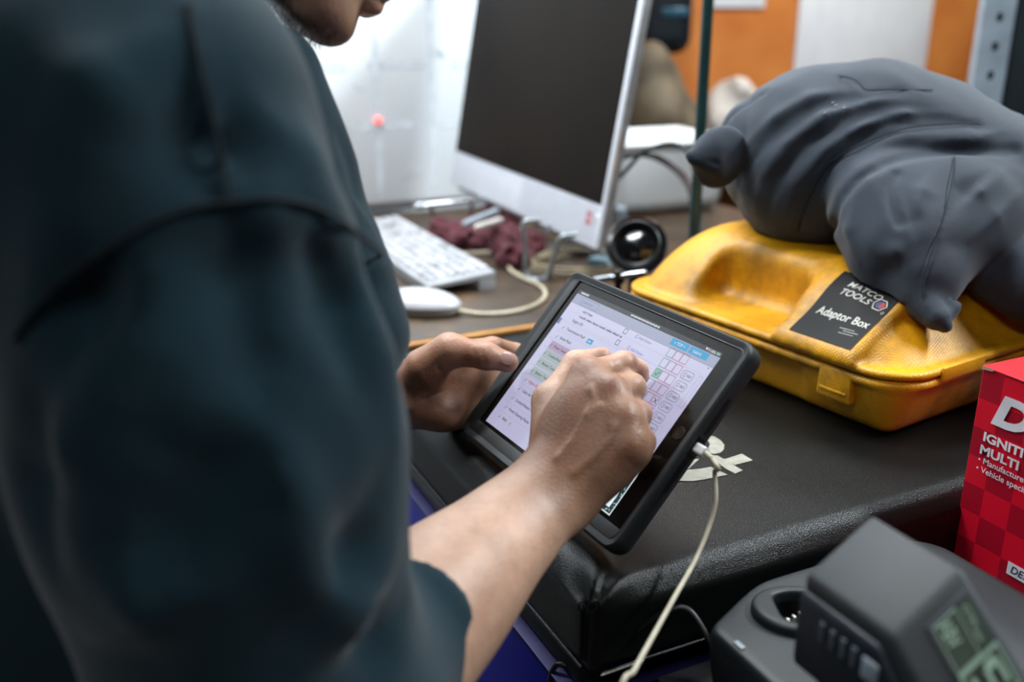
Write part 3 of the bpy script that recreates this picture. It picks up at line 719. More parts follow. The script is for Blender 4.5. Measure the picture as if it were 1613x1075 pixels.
# hard inner frame: opening hugs the display on the left
ring_loft(b, [(rrect(*fo, 6), 1.2), (rrect(*fo, 6), 2.2), (rrect(fi[0]-1, fi[1]-1, fi[2]+1, fi[3]+1, 3.5), 2.0), (rrect(*fi, 3), 1.4), (rrect(*fi, 3), .2)])
b.build('inner_frame', M_case2, tab, smooth=50)
b = MB(); b.prism(rrect(-18, -13.5, 231, 164, 4, 4), lambda u, v, t: TB(u, v, t), -7, .15); b.build('bezel_glass', mat('black_bezel_glass', '0b0a09', .16, col2='15110d', nscale=12, dirt='2c251d', dscale=14, damt=.4, spec=.12), tab, smooth=0, label='glossy black bezel glass')
# display
M_disp = mat('display_page', 'c4c3de', .12, emit='c9c6e8', estr=.70); M_disp.node_tree.nodes['Principled BSDF'].inputs['Base Color'].default_value = (.05, .05, .06, 1)
def em(name, c, s=.70):
    m = bpy.data.materials.new(name); m.use_nodes = True; b_ = m.node_tree.nodes['Principled BSDF']
    b_.inputs['Base Color'].default_value = (.02, .02, .02, 1); b_.inputs['Specular IOR Level'].default_value = .2; b_.inputs['Roughness'].default_value = .12
    b_.inputs['Emission Color'].default_value = lin(c); b_.inputs['Emission Strength'].default_value = s; return m
for m_ in (M_disp,):
    N_ = m_.node_tree; 
    for l_ in list(N_.links):
        if l_.to_socket.name == 'Base Color': N_.links.remove(l_)
pr = Print(lambda u, v, l: TB(u, v, .32+l*60))
pr.rect(0, 0, 207.4, 151, 0)
pr.b.build('display', M_disp, tab, smooth=0, label='lit lavender display page')
UI = [em('ui_status', '26222e', .5), em('ui_bar', 'b3bad8'), em('ui_blue', '2aa3d8', .8), em('ui_ink', '4a4460', .5), em('ui_red', 'c85a7c', .6), em('ui_green_box', '5c9080', .6), em('ui_faint', 'a7a4c4', .6),
      em('ui_pink_row', 'cbb0d2', .62), em('ui_green_row', 'bfcfd2', .62), em('ui_white', 'f4f2ff', .8), em('ui_checked', '8fc9b4', .7), em('ui_dock_dark', '27424a', .7), em('ui_glare', 'e9f2f6', 1.0), em('ui_link', '7f8fc8', .6)]
ST, BAR, BLU, INK, RED, GRN, FNT, PNK, GRW, WHT, CHK, DCK, GLR, LNK = range(14)
pr = Print(lambda u, v, l: TB(u, -v, .36+l))     # here v is up
def V(v): return -v
pr.rect(0, 0, 207.4, 4.5, ST)
pr.rect(0, V(9.6), 207.4, 0, BAR, .01); pr.rect(0, V(10.1), 207.4, V(9.7), FNT, .02)
pr.text('iPad', 4, 1.3, 3.0, WHT, lift=.02); pr.text('9:41 AM Tue', 12, 1.3, 2.7, WHT, lift=.02) if False else None
pr.text('kpauto.autoleadpro.com', 84, .9, 3.1, WHT, bold=.01, lift=.02) if False else pr.text('autoinspection', 86, .9, 3.6, WHT, bold=.01, lift=.02) if False else None
for i in range(22): pr.rect(86+i*1.9, 1.3+.2*(i % 3), 87.2+i*1.9, 3.0+.3*(i % 2), WHT, .02)
for i in range(6): pr.rect(6+i*2.0, 1.5, 7.4+i*2.0, 3.0+.3*(i % 2), WHT, .02)
pr.text('100%', 193, 1.1, 3.2, WHT, bold=.01, lift=.02); pr.rect(201, 1.2, 205.3, 3.4, CHK, .02)
pr.poly([(187.6, 3.4), (190.8, 3.4), (189.2, 1.2)], WHT, .02); pr.poly([(191.5, 1.2), (192.2, 1.2), (192.6, 3.6), (191.8, 3.6)], WHT, .02)
pr.frame(12.5, V(8.9), 40, V(1.2), .35, LNK, .03); pr.text('OVERVIEW', 14.5, V(6.6), 3.6, LNK, lift=.03)
for (u0_, u1_, s_) in ((149, 171.5, '< TOP >'), (173, 196, 'Submit')):
    pr.rect(u0_, V(7.2), u1_, V(.6), BLU, .05); pr.text(s_, u0_+4.5, V(5.2), 3.8, WHT, lift=.06)
def boxes(v, check=None, cross=None, n0=0):
    for k in range(n0, 3):
        u = 153.6+k*8.7; pr.frame(u, V(v+4.3), u+8.2, V(v-4.3), .45, (GRN, FNT, RED)[k] if k != 1 else RED, .04)
    if check is not None:
        pr.rect(154.2, V(v+3.8), 161.2, V(v-3.8), CHK, .05); pr.stroke([(155.8, V(v)), (157.4, V(v+2)), (160.2, V(v-2.4))], .6, INK, .06)
    if cross is not None:
        pr.stroke([(173, V(v+2.4)), (177.6, V(v-2.4))], .6, INK, .06); pr.stroke([(173, V(v-2.4)), (177.6, V(v+2.4))], .6, INK, .06)
def nobtn(v):
    P_ = rrect(182, 0, 195.5, 7.4, 2.6, 4); P_ = [(a, V(v-3.7+b_)) for a, b_ in P_]
    for i in range(len(P_)): pr.stroke([P_[i], P_[(i+1) % len(P_)]], .35, INK, .04)
    c = [(185.4+1.2*cos(a), V(v)+2.0*sin(a)) for a in np.linspace(0, 2*pi, 13)]; pr.stroke(c, .35, INK, .04)
    pr.text('NO', 188.2, V(v+1.3), 3.5, INK, bold=.01, lift=.04)
for i in range(9):
    v = 13.2+10.4*i
    boxes(v, check=1 if i == 2 else None, cross=1 if i == 4 else None)
    if i: nobtn(24.5+10.2*(i-1))
    if i: pr.rect(6, V(v-5.4), 200, V(v-5.15), BAR, .02)
rows = [('Engine Oil', 26.1), ('Transmission Fluid', 35.9), ('Brake Fluid', 46.4), ('Power Steering Fluid', 56.5), ('Coolant/Antifreeze', 65.9), ('Battery Condition', 75.8), ('Battery Terminals', 86.4), ('Engine Air Filter', 97.2), ('Cabin Air Filter', 107.8), ('Coolant/Heater Hoses', 118.5), ('Power Steering Hoses', 129.2), ('Belts', 139.7)]
for i, (t_, v) in enumerate(rows):
    if i == 3: pr.rect(12, V(v+4.4), 100, V(v-4.6), PNK, .015)
    elif 3 < i < 7: pr.rect(12, V(v+4.4), 100, V(v-4.6), GRW, .015)
    pr.text(t_, 19.5, V(v+1.0), 4.1, INK if i != 7 else RED, bold=.012, lift=.05)
    if i > 0: pr.stroke([(12.5, V(v)), (13.6, V(v+1.4)), (15.6, V(v-1.8))], .45, INK, .05)
    if i: pr.rect(6, V(v-5.3), 100, V(v-5.05), BAR, .02)
pr.rect(55.5, V(38.8), 64, V(34.0), BLU, .05); pr.text('Info', 56.8, V(37.6), 3.2, WHT, lift=.06)
pr.text('x2', 32, V(141), 4, RED, lift=.05)
pr.text('Add Video', 24.5, V(15.0), 3.8, INK, bold=.01, lift=.05); pr.text('These checks are provided by your technician and are not', 23.2, V(21.4), 2.9, INK, lift=.05) if False else None
for i in range(26): pr.rect(24+i*2.7, V(20.6), 25.9+i*2.7, V(19.2-.4*(i % 3 == 0)), INK if i % 4 else FNT, .05)
for (v) in (13.4, 25.6): 
    pr.frame(90.5, V(v+2.6), 95.5, V(v-2.6), .5, INK, .05); pr.text('Add Notes', 113, V(v+1.2), 3.9, LNK, lift=.05)
    pr.frame(108, V(v+1.6), 111, V(v-1.8), .4, LNK, .05)
pr.rect(0, V(35), 4.2, V(28.5), LNK, .04)
c = [(203+.7*cos(a), V(11.7)+.7*sin(a)) for a in np.linspace(0, 2*pi, 9)]; pr.poly(c[:-1], INK, .05)
pr.frame(200.2, V(50), 204.5, V(20), .3, FNT, .05)
# bottom right: bright strip with dark speckled edge
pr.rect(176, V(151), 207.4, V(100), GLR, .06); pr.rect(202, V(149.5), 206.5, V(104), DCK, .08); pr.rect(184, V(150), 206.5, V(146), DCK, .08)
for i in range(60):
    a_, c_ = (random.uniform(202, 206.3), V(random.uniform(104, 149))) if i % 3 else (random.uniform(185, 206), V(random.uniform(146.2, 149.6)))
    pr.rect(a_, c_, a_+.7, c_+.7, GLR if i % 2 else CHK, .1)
pr.b.build('display_print', UI, tab, smooth=0, label='on-screen inspection checklist')
# home button, speaker slot, side slots, camera
b = MB()
R_T = Matrix([list(map(float, r)) for r in TR])
b.lathe([(4.9e-3, .0009-.0004), (5.2e-3, .0010-.0004), (5.6e-3, .0009-.0004), (5.6e-3, .0004-.0004)], TB(217.5, 68, .2), 32, R=R_T); b.lathe([(0, -.0001), (4.8e-3, .0002)], TB(217.5, 68, .25), 32, R=R_T)
b.build('home_button', mat('button_black', '141110', .25), tab)
b = MB(); b.prism([(a_, c_) for a_, c_ in rrect(-19.6, 64, -16.0, 83, 1.7, 5)], lambda u, v, t: TB(u, v, t), 2.0, 2.35); b.build('speaker_slot', mat('slot_black', '020202', .6), tab)
for v0, v1 in ((25, 58), (84, 112)):
    b = MB(); b.prism([(v0, -8), (v1, -8), (v1, -4), (v0, -4)], lambda a_, c_, t: TB(OU1+t, a_, c_), -.4, .25); b.build('side_slot', mat('slot_black2', '030303', .5), tab)
b = MB(); b.prism([(62, -10.5), (78.5, -10.5), (78.5, -1.5), (62, -1.5)], lambda a_, c_, t: TB(OU1+t, a_, c_), -1.0, .6, bev=.0003); b.build('charging_port', mat('port_black', '040506', .3), tab)
# charging cable
cc = empty('charging_cable', tuple(TB(OU1+8, 70, -6)), 'white charging cable plugged into the tablet and hanging over the pad edge', 'cable')
M_cw = mat('aged_white_cable', 'b8b19c', .5, col2='a8a08a', nscale=80); M_plug = mat('white_plug', 'dcdcdc', .35)
b = MB(); b.prism(rrect(-4.1, -3.2, 4.1, 3.2, 2.2, 5), lambda u, v, t: TB(OU1+t, 70+u, -6+v), .65, 11, bev=.0004); b.build('plug', M_plug, cc)
e = TB(OU1+11, 70, -6); e2 = TB(OU1+19, 71, -6.5)
b = MB(); b.tube([e, e2], [.0024, .0019], 12); b.build('strain_relief', M_cw, cc)
def on_pad(px, py, z): return atz(px, py, z)
pts = [e2, TB(OU1+27, 75, -9)]
for (x_, y_, dd) in ((1126, 745, .725), (1127, 790, .72), (1115, 835, .715), (1094, 885, .70), (1062, 942, .665), (1030, 1000, .635), (1000, 1055, .61), (975, 1105, .59)): pts.append(atd(x_, y_, dd))
last = pts[-1]; pts += [last+np.array([-.02, -.02, -.12]), last+np.array([-.01, .0, -.35]), np.array([last[0]+.05, last[1]-.02, .25]), np.array([last[0]+.02, last[1]-.05, .004])]
b = MB(); b.tube(smooth_path(pts, 10), .0019, 12); b.build('cord', M_cw, cc)
# black cord running under the pad corner to the charger
kc = [np.array([.26, .44, .004]), np.array([.25, .45, .4]), atd(868, 1066, .765)-[0, 0, .12], atd(868, 1066, .765), atd(905, 1050, .755), atd(950, 1028, .74), atd(1000, 995, .72), atd(1045, 968, .71), atd(1085, 962, .705), np.array([.385, .462, BZ+.030])]
cable('power_cord', kc, .0024, M_cable_k, None, label='black power cord passing below the pad corner to the charger', cat='cord')

# ================================================================== YELLOW CASE
CY = radians(8); Rc_ = Rz(CY); c0 = np.array([.683, .590, TOP]); CL, CW = .405, .33
def to_case(P): return (P-c0.astype(f32))@Rc_.astype(f32)
def box2d(q, cx, cy, hx, hy, r):
    a = np.abs(q[:, 0]-cx)-(hx-r); b_ = np.abs(q[:, 1]-cy)-(hy-r)
    return np.sqrt(np.maximum(a, 0)**2+np.maximum(b_, 0)**2)+np.minimum(np.maximum(a, b_), 0)-r
def case_base(P):
    q = to_case(P); z = q[:, 2]; ins_ = np.clip(1-z/.055, 0, 1); ins_ = .020*ins_**1.3
    d = box2d(q, CW/2, CL/2, CW/2, CL/2, .034)+ins_
    d = smax(d, z-.0625, .003); d = smax(d, .001-z, .012)
    # finger scallops under the rim on the long side
    d = smax(d, -rbox(q, (-.012, .205, .020), (.030, .085, .030), .014), .012)
    rim = smax(box2d(q, CW/2, CL/2, CW/2+.006, CL/2+.006, .05), np.abs(z-.0585)-.0045, .003)
    return smin(d, rim, .004)*.85
def case_lid(P):
    q = to_case(P); x, y, z = q[:, 0], q[:, 1], q[:, 2]
    rim = smax(box2d(q, CW/2, CL/2, CW/2+.006, CL/2+.006, .05), np.abs(z-.0690)-.0042, .003)
    t = np.clip((z-.066)/.075, 0, 1.2)
    # body: sloping long side, domed far end
    dx = .066*t**1.25
    a = np.abs(x-CW/2)-(CW/2-.045-dx-.004); b_ = np.maximum((y-(CL-.055-.035*t*t)), -(y-.045-.085*t))
    d = np.sqrt(np.maximum(a, 0)**2+np.maximum(b_, 0)**2)+np.minimum(np.maximum(a, b_), 0)-.045
    d = smax(d*.85, z-.142-.012*np.clip((y-.15)/.2, 0, 1), .035)
    d = smax(d, .066-z, .002)
    # handle recess pressed into the sloping side
    rec = rbox(q, (.012, .228, .125), (.060, .068, .052), .020)
    d = smax(d, -rec, .014)
    # shoulder band for the label, standing a little proud
    band = smax(np.abs(y-.100)-.052, np.abs(x-.045)-.055, .004)
    prof = -((x-.002)*.56-(z-.074))*.87
    d2 = smax(smax(prof-.012, band, .010), z-.1405, .02); d2 = smax(d2, .07-z, .003)
    d = smin(d, d2, .006)
    # second shallow dip beside the label
    d = smax(d, -ell(q, (.055, .015, .145), (.035, .030, .022)), .012)
    return smin(d, rim, .005)*.8
M_yel = mat('yellow_knurled_plastic', 'dda008', .45, col2='c98a04', nscale=14, nmix=.8, dirt='3c2e10', dlow=.47, dscale=13, damt=.8, bump=.5, bscale=420, bumptype='knurl', bdist=.0008)
case = empty('tool_case', tuple(c0+Rc_@np.array([.16, .2, 0])), 'yellow moulded plastic adaptor case lying on the black pad', 'case')
cen = c0+Rc_@np.array([CW/2, CL/2, .06])
V_, F_ = surface(case_base, cen-[.24, .27, .075], cen+[.24, .27, .03], .0036); mesh_np('base_shell', V_, F_, M_yel, case)
V_, F_ = surface(case_lid, cen-[.24, .27, .012], cen+[.24, .27, .105], .0032, lip=2); mesh_np('lid', V_, F_, M_yel, case)
def CP(x, y, z): return c0+Rc_@np.array([x, y, z])
b = MB()
def Cfn(u, v, t): return CP(-t, u, v)
b.prism([(.048, .030), (.090, .030), (.088, .062), (.050, .062)], Cfn, -.006, .0065, bev=.003); b.prism([(.053, .038), (.085, .038), (.085, .041), (.053, .041)], Cfn, .004, .0076, bev=.0008); b.build('latch', M_yel, case)
b = MB(); b.prism([(.29, .030), (.332, .030), (.330, .062), (.292, .062)], Cfn, -.006, .0065, bev=.003); b.build('latch', M_yel, case)
for h0 in (.055, .20):
    b = MB(); b.prism([(h0, .060), (h0+.07, .060), (h0+.07, .0745), (h0, .0745)], lambda u, v, t: CP(u, -t, v), .004, .0085, bev=.002); b.build('hinge_knuckle', M_yel, case)
# label laid over the band
def lab(u, v, l):     # u 0..1 along the near direction, v 0..1 up the slope
    x = -.003+v*.080; y = .133-u*.076
    p_ = CP(x, y, 0); z_ = drop(case_lid, p_[0], p_[1], TOP+.16); return (p_[0], p_[1], z_+.0006+l)
def lab_n(u, v, l): p_ = np.array(lab(u, v, 0)); return p_+np.array([-.45, 0, .85])*l
M_lab = mat('black_label', '131415', .6, col2='0d0e0f', nscale=10, spec=.2); M_labw = mat('label_white', 'c9c7bd', .5); M_labr = mat('label_red', 'a02030', .5); M_labb = mat('label_blue', '27346e', .5)
b = MB(); n_ = 14; vs = [lab_n(i/n_, j/n_, 0) for j in range(n_+1) for i in range(n_+1)]
fs = [(j*(n_+1)+i, j*(n_+1)+i+1, (j+1)*(n_+1)+i+1, (j+1)*(n_+1)+i) for j in range(n_) for i in range(n_)]; b.add(vs, fs)
lb = b.build('label', M_lab, case, label='black sticker with white lettering')
pr = Print(lambda u, v, l: lab_n(u, v, .0004))
pr.text('MATCO', .24, .765, .12, 0, bold=.006, shear=.25, sx=1.25); pr.text('TOOLS', .215, .64, .12, 0, bold=.006, shear=.25, sx=1.25)
pr.text('Adaptor Box', .13, .34, .155, 0, bold=.012, sx=1.0)
hexp = [(.74, .71), (.78, .79), (.88, .79), (.94, .71), (.88, .63), (.78, .63), (.74, .71)]
pr.stroke(hexp, .012, 0); pr.poly([(.77, .71), (.80, .76), (.84, .76), (.84, .66), (.80, .66)], 2); pr.poly([(.84, .76), (.88, .76), (.91, .71), (.88, .66), (.84, .66)], 1)
cr = [(.955+.018*cos(a), .61+.018*sin(a)) for a in np.linspace(0, 2*pi, 11)]; pr.stroke(cr, .005, 0)
for i, (u, v) in enumerate(((.62, .24), (.7, .21), (.66, .17))): pr.stroke([(u, v), (u+.22, v+.012)], .006, 0)
pr.b.build('lettering', [M_labw, M_labr, M_labb], lb, smooth=0, label='white lettering')
#SPLIT
# ================================================================== FOLDED TROUSERS
M_slate = mat('slate_work_cloth', '29333f', .85, col2='202a35', nscale=9, nmix=.9, sheen=.12, bump=.35, bscale=1100, bdist=.0006)
M_seam = mat('seam_dark', '141a22', .9)
rV = np.array([.903, -.43, 0]); fV = np.array([.43, .903, 0])
def BM(roll, dip=0):   # axes matrix: right/up plane rotated by roll (deg)
    a = radians(roll); r_ = rV*cos(a)+np.array([0, 0, 1])*sin(a); u_ = -rV*sin(a)+np.array([0, 0, 1])*cos(a); return np.stack([r_, fV, u_], 1)
bA = atd(1300, 255, 1.11); bT = atd(1476, 506, .925)
ax_ = [atd(1215, 245, 1.13), atd(1285, 250, 1.12), atd(1360, 252, 1.11), atd(1440, 268, 1.10), atd(1540, 300, 1.08), atd(1660, 350, 1.05)]
def oval(P, c, r, sq=1.0): 
    return np.sqrt(((P-np.asarray(c, f32))**2).sum(1))-r
def bun0(P):
    w = P+(np.stack([n3(P, 16, 1), n3(P, 15, 4), n3(P, 17, 7)], 1)*.004).astype(f32)
    d = poly_cap(w, ax_, [.074, .108, .113, .107, .093, .085])
    d = smax(d, (w-atd(1128, 250, 1.12).astype(f32))@(-rV-np.array([0, 0, .18])).astype(f32), .035)     # flat rolled end
    B_ = poly_cap(w, [atd(1392, 335, 1.01), atd(1415, 385, .99), atd(1452, 438, .965)], [.052, .053, .036])
    B_ = smin(B_, poly_cap(w, [atd(1400, 325, 1.02), atd(1480, 318, 1.02), atd(1560, 318, 1.03), atd(1650, 330, 1.03)], [.052, .056, .054, .05]), .04)
    B_ = smin(B_, cap(w, atd(1450, 400, .99), atd(1520, 360, 1.0), .042, .05), .05)
    d = smin(d, B_, .005)
    D_ = poly_cap(w, [atd(1575, 425, 1.0), atd(1620, 440, .985), atd(1680, 440, .97)], [.040, .044, .05]); d = smin(d, D_, .004)
    d = smin(d, poly_cap(w, [atd(1452, 470, .95), atd(1478, 498, .93), atd(1492, 512, .925)], [.022, .014, .008]), .010)
    d = smin(d, cap(w, atd(1490, 505, .93), atd(1508, 480, .935), .006, .008), .004)
    return d*.8
g1 = [(1545, 196), (1505, 195), (1465, 197), (1424, 203), (1368, 223), (1328, 243), (1300, 265), (1281, 299), (1266, 330), (1257, 365), (1260, 400)]
g2 = [(1600, 236), (1539, 236), (1485, 238), (1430, 243), (1385, 260), (1342, 288), (1320, 318), (1312, 345), (1317, 400), (1335, 430)]
g3 = [(1203, 146), (1172, 165), (1147, 186), (1130, 220), (1124, 255), (1124, 283), (1133, 306)]
g4 = [(1305, 98), (1320, 119), (1340, 123), (1353, 130), (1366, 142), (1400, 141), (1469, 142)]
g5 = [(1503, 246), (1500, 280), (1494, 312), (1476, 374), (1462, 415), (1454, 440), (1453, 472)]
g6 = [(1411, 272), (1403, 290), (1402, 310), (1408, 332), (1416, 350)]
gr = [tracep(bun0, g, near=.8) for g in (g1, g2, g3, g4, g5, g6)]
rid = [tracep(bun0, g, near=.8) for g in ([(1500, 178), (1430, 178), (1360, 198), (1300, 235), (1255, 290), (1235, 345)],
        [(1440, 158), (1370, 160), (1300, 182), (1240, 225), (1200, 280), (1190, 330)], [(1350, 140), (1280, 152), (1220, 185), (1170, 235)],
        [(1560, 212), (1500, 212), (1430, 218), (1375, 238), (1325, 272), (1292, 320), (1282, 380)], [(1580, 205), (1530, 222), (1480, 226), (1430, 226)],
        [(1345, 310), (1338, 360), (1352, 420)], [(1392, 380), (1410, 396), (1420, 420)], [(1470, 265), (1455, 300), (1440, 340)], [(1590, 262), (1545, 300), (1500, 330)], [(1600, 420), (1565, 440), (1548, 462)], [(1612, 300), (1570, 340), (1530, 380)])]
val = [tracep(bun0, g, near=.8) for g in ([(1470, 168), (1400, 168), (1330, 190), (1270, 230), (1225, 285), (1210, 345)], [(1400, 148), (1320, 155), (1255, 185), (1200, 230), (1170, 285)],
        [(1530, 192), (1460, 186), (1400, 196), (1340, 224), (1290, 268)], [(1425, 300), (1440, 345), (1445, 385)], [(1370, 400), (1400, 425), (1420, 445)], [(1560, 270), (1520, 300), (1490, 345)], [(1590, 400), (1560, 425)], [(1600, 455), (1570, 470)])]
bb_lo = np.array([.52, .40, 1.0]); bb_hi = np.array([1.25, 1.12, 1.34])
def bundle(P):
    d = bun0(P)/.8
    for r_ in rid: d = smin(d, poly_cap(P, r_, taper(r_, -.004, .012)), .024)
    for r_ in val: d = smax(d, -(poly_cap(P, r_, taper(r_, -.003, .012))), .022)
    d = smax(d, -poly_cap(P, gr[1], .0035), .010); d = smax(d, -poly_cap(P, gr[5], .004), .006)
    d = smax(d, -poly_cap(P, gr[2], .0022), .006)
    d = smax(d, -poly_cap(P, gr[0], .0016), .005); 
    for r_ in (gr[3], gr[4]): d = smax(d, -poly_cap(P, r_, .0011), .003)
    d = d+n3(P+np.stack([n3(P, 20, 9)]*3, 1).astype(f32)*.02, 85, 3)*.0009+np.abs(n3(P, 33, 8))*.0022
    d = np.maximum(d, -case_lid(P)+.0012)
    return d*.75
def case_support(P): return np.minimum(case_lid(P), case_base(P))
V_, F_ = surface(bundle, bb_lo, bb_hi, .0034, lip=2)
bun = empty('folded_trousers', tuple(bA-[0, 0, .1]), 'rolled dark slate work trousers lying on the yellow case', 'trousers')
mesh_np('rolled_cloth', V_, F_, M_slate, bun)
b = MB()
for g_ in (gr[3], gr[4], gr[0]): b.tube(smooth_path(g_, 4), .0006, 6)
b.build('seam', M_seam, bun, label='dark stitched seams')
b = MB()
wl = [atd(*p) for p in ((1140, 195, 1.075), (1108, 218, 1.07), (1082, 244, 1.065), (1098, 264, 1.06), (1118, 288, 1.06), (1132, 306, 1.06))]
def flap(P):
    d = ell(P, atd(1134, 248, 1.075), (.030, .014, .036), BM(-20)); d = smin(d, cap(P, atd(1122, 240, 1.07), atd(1086, 244, 1.062), .012, .003), .022)
    d = smin(d, cap(P, atd(1126, 262, 1.068), atd(1094, 254, 1.062), .010, .003), .012)
    return smax(d, -poly_cap(P, [atd(1085, 236, 1.05), atd(1108, 252, 1.052), atd(1130, 258, 1.056)], .0015), .004)
V_, F_ = surface(flap, np.min(wl, 0)-.05, np.max(wl, 0)+.06, .0024, lip=2); mesh_np('waist_loop', V_, F_, M_slate, bun)
pr = MB()
for (x_, y_) in ((1324, 121), (1312, 162), (1316, 166), (1300, 178), (1330, 170)):
    p_ = trace(bundle, x_, y_, near=.8)
    if p_ is not None: pr.rod(p_-rV*.0012, p_+rV*.0012+[0, 0, .0006], .0005, 6)
pr.build('lint', mat('lint_white', 'b8bcc0', .9), bun, kind='stuff')

# ================================================================== RED BOX
RX = .68
def RB(u, v, w=0): return np.array([RX-w, .506-u, 1.039-v])
rbx = empty('red_parts_box', (RX+.06, .43, BZ), 'red checkered carton with white lettering standing right of the black pad', 'box')
M_redb = mat('red_card', 'c01028', .35, spec=.4)
N_ = M_redb.node_tree; bs_ = N_.nodes['Principled BSDF']
ck = N_.nodes.new('ShaderNodeTexChecker'); ck.inputs['Scale'].default_value = 1; tcn = N_.nodes.new('ShaderNodeTexCoord'); mpn = N_.nodes.new('ShaderNodeMapping')
mpn.inputs['Scale'].default_value = (1/.03, 1/.026, 1/.026); mpn.inputs['Location'].default_value = (.25, .35, .1)
ck.inputs['Color1'].default_value = lin('d0102a'); ck.inputs['Color2'].default_value = lin('a00c24')
N_.links.new(tcn.outputs['Object'], mpn.inputs[0]); N_.links.new(mpn.outputs[0], ck.inputs[0]); N_.links.new(ck.outputs[0], bs_.inputs['Base Color'])
b = MB(); b.prism([(0, 0), (.16, 0), (.16, 1.039-BZ-.001), (0, 1.039-BZ-.001)], lambda u, v, t: RB(u, v, t), -.12, 0, bev=.0008, seg=1); b.build('carton', M_redb, rbx)
b = MB(); b.prism([(-.0006, -.0012), (.16, -.0012), (.16, .0002), (-.0006, .0002)], lambda u, v, t: RB(u, v, t), -.121, .0008, bev=.0003, seg=1); b.build('top_flap', mat('red_flap', 'd8202a', .3), rbx)
b = MB(); b.add([RB(0, -.0013, .001), RB(.012, -.0013, .001), RB(.010, .0008, .0012), RB(0, .0018, .0012)], [(0,1,2,3)])
b.build('torn_edge', mat('torn_card', 'a58c7c', .9), rbx, smooth=0)
M_wt = mat('white_ink', 'e6e2e8', .5); M_navy = mat('navy_ink', '15314e', .5)
def ruv(px, py): q_ = atx(px, py, RX); return (.506-q_[1], q_[2])
pr = Print(lambda u, v, l: (RX-.0012-l, .506-u, v))
u_, v_ = ruv(1556, 684); pr.text('DC', u_+.001, v_+.0125, .036, 0, bold=.05, shear=.25, sx=1.25)
u_, v_ = ruv(1550, 687); v_ -= .0035; pr.text('IGNITI', u_, v_, .0112, 0, bold=.035, sx=1.2); pr.text('MULTI', u_-.001, v_-.0122, .0112, 0, bold=.035, sx=1.2)
pr.text('• Manufactured', u_-.001, v_-.0205, .0078, 0, bold=.01); pr.text('• Vehicle specific', u_-.0015, v_-.0288, .0078, 0, bold=.01)
u_, v_ = ruv(1588, 893); pr.rect(u_, v_-.006, u_+.05, v_+.006, 0); pr.text('DES', u_+.003, v_-.003, .0095, 1, bold=.01, shear=.2, lift=.0003)
pr.b.build('lettering', [M_wt, M_navy], rbx, smooth=0, label='white lettering')

# ================================================================== CHARGER
M_grey = mat('charcoal_plastic', '21282b', .5, col2='1c2225', nscale=30, bump=.2, bscale=700); M_grey2 = mat('dark_charcoal', '14191c', .5)
CZ = BZ+.060
chg = empty('battery_charger', (.48, .39, BZ), 'charcoal battery charger with an oval socket beside the pad', 'charger')
cxy = np.array([.440, .438])
def chb(P):
    q = P-np.array([.371+.12, .486-.11, BZ+.0305], f32)
    def r2(hx, hy, r): 
        a = np.abs(q[:, 0])-(hx-r); b_ = np.abs(q[:, 1])-(hy-r); return np.sqrt(np.maximum(a, 0)**2+np.maximum(b_, 0)**2)+np.minimum(np.maximum(a, b_), 0)-r
    d = r2(.12, .11, .035)+np.clip((-q[:, 2]+.01), 0, 1)*.25*(q[:, 0] < 0)
    d = smax(d, np.abs(q[:, 2])-.0298, .006)
    n_ = np.array([-.42, .90, .05]); d = smax(d, (P-np.array([.430, .484, CZ], f32))@n_.astype(f32), .01)
    return smax(d, -(cap(P, (cxy[0], cxy[1], CZ-.014), (cxy[0], cxy[1], CZ+.1), .0215)), .003)
V_, F_ = surface(chb, (.35, .25, BZ-.006), (.63, .50, CZ+.01), .0028); mesh_np('body', V_, F_, M_grey, chg)
def chr_(P):
    q = P-np.array([cxy[0], cxy[1], CZ], f32); q = q@Rz(radians(-24)).astype(f32)
    s_ = np.stack([q[:, 0]/1.25, q[:, 1], q[:, 2]], 1); r = np.sqrt(s_[:, 0]**2+s_[:, 1]**2)
    zt = .007-q[:, 0]*.05
    d = smax(r-.029, q[:, 2]-zt, .005); d = smax(d, -smax(r-.0195, -(q[:, 0]+.018), .004), .003); return smax(d, -q[:, 2]-.004, .001)*.8
V_, F_ = surface(chr_, (cxy[0]-.06, cxy[1]-.06, CZ-.01), (cxy[0]+.06, cxy[1]+.06, CZ+.03), .0018); mesh_np('socket_collar', V_, F_, M_grey, chg)
b = MB(); b.lathe([(0, .0), (.0205, .0), (.0211, .014)], (cxy[0], cxy[1], CZ-.0135), 32); b.build('socket_well', mat('well_black', '030405', .5), chg)
for i in range(4):
    b = MB(); x_ = cxy[0]-.013+i*.0065; y_ = cxy[1]-.001+i*.0012; b.box((x_, y_, CZ-.006), (.0018, .0035, .014), bev=.0005); b.build('contact', mat('contact_metal', 'd8d8d0', .25, metal=.8) if i == 0 else bpy.data.materials['contact_metal'], chg)
b = MB(); q = atz(1165, 1018, CZ); b.box((q[0], q[1], CZ+.0005), (.004, .009, .0014), bev=.0004); b.build('indicator', mat('pale_grey', '8b979b', .4), chg)
b = MB(); q = np.array([.372, .37, BZ+.03]); b.box((q[0]-.001, q[1], q[2]), (.006, .02, .010), bev=.001); b.build('badge', mat('light_blue_badge', '6f9dbb', .4), chg)

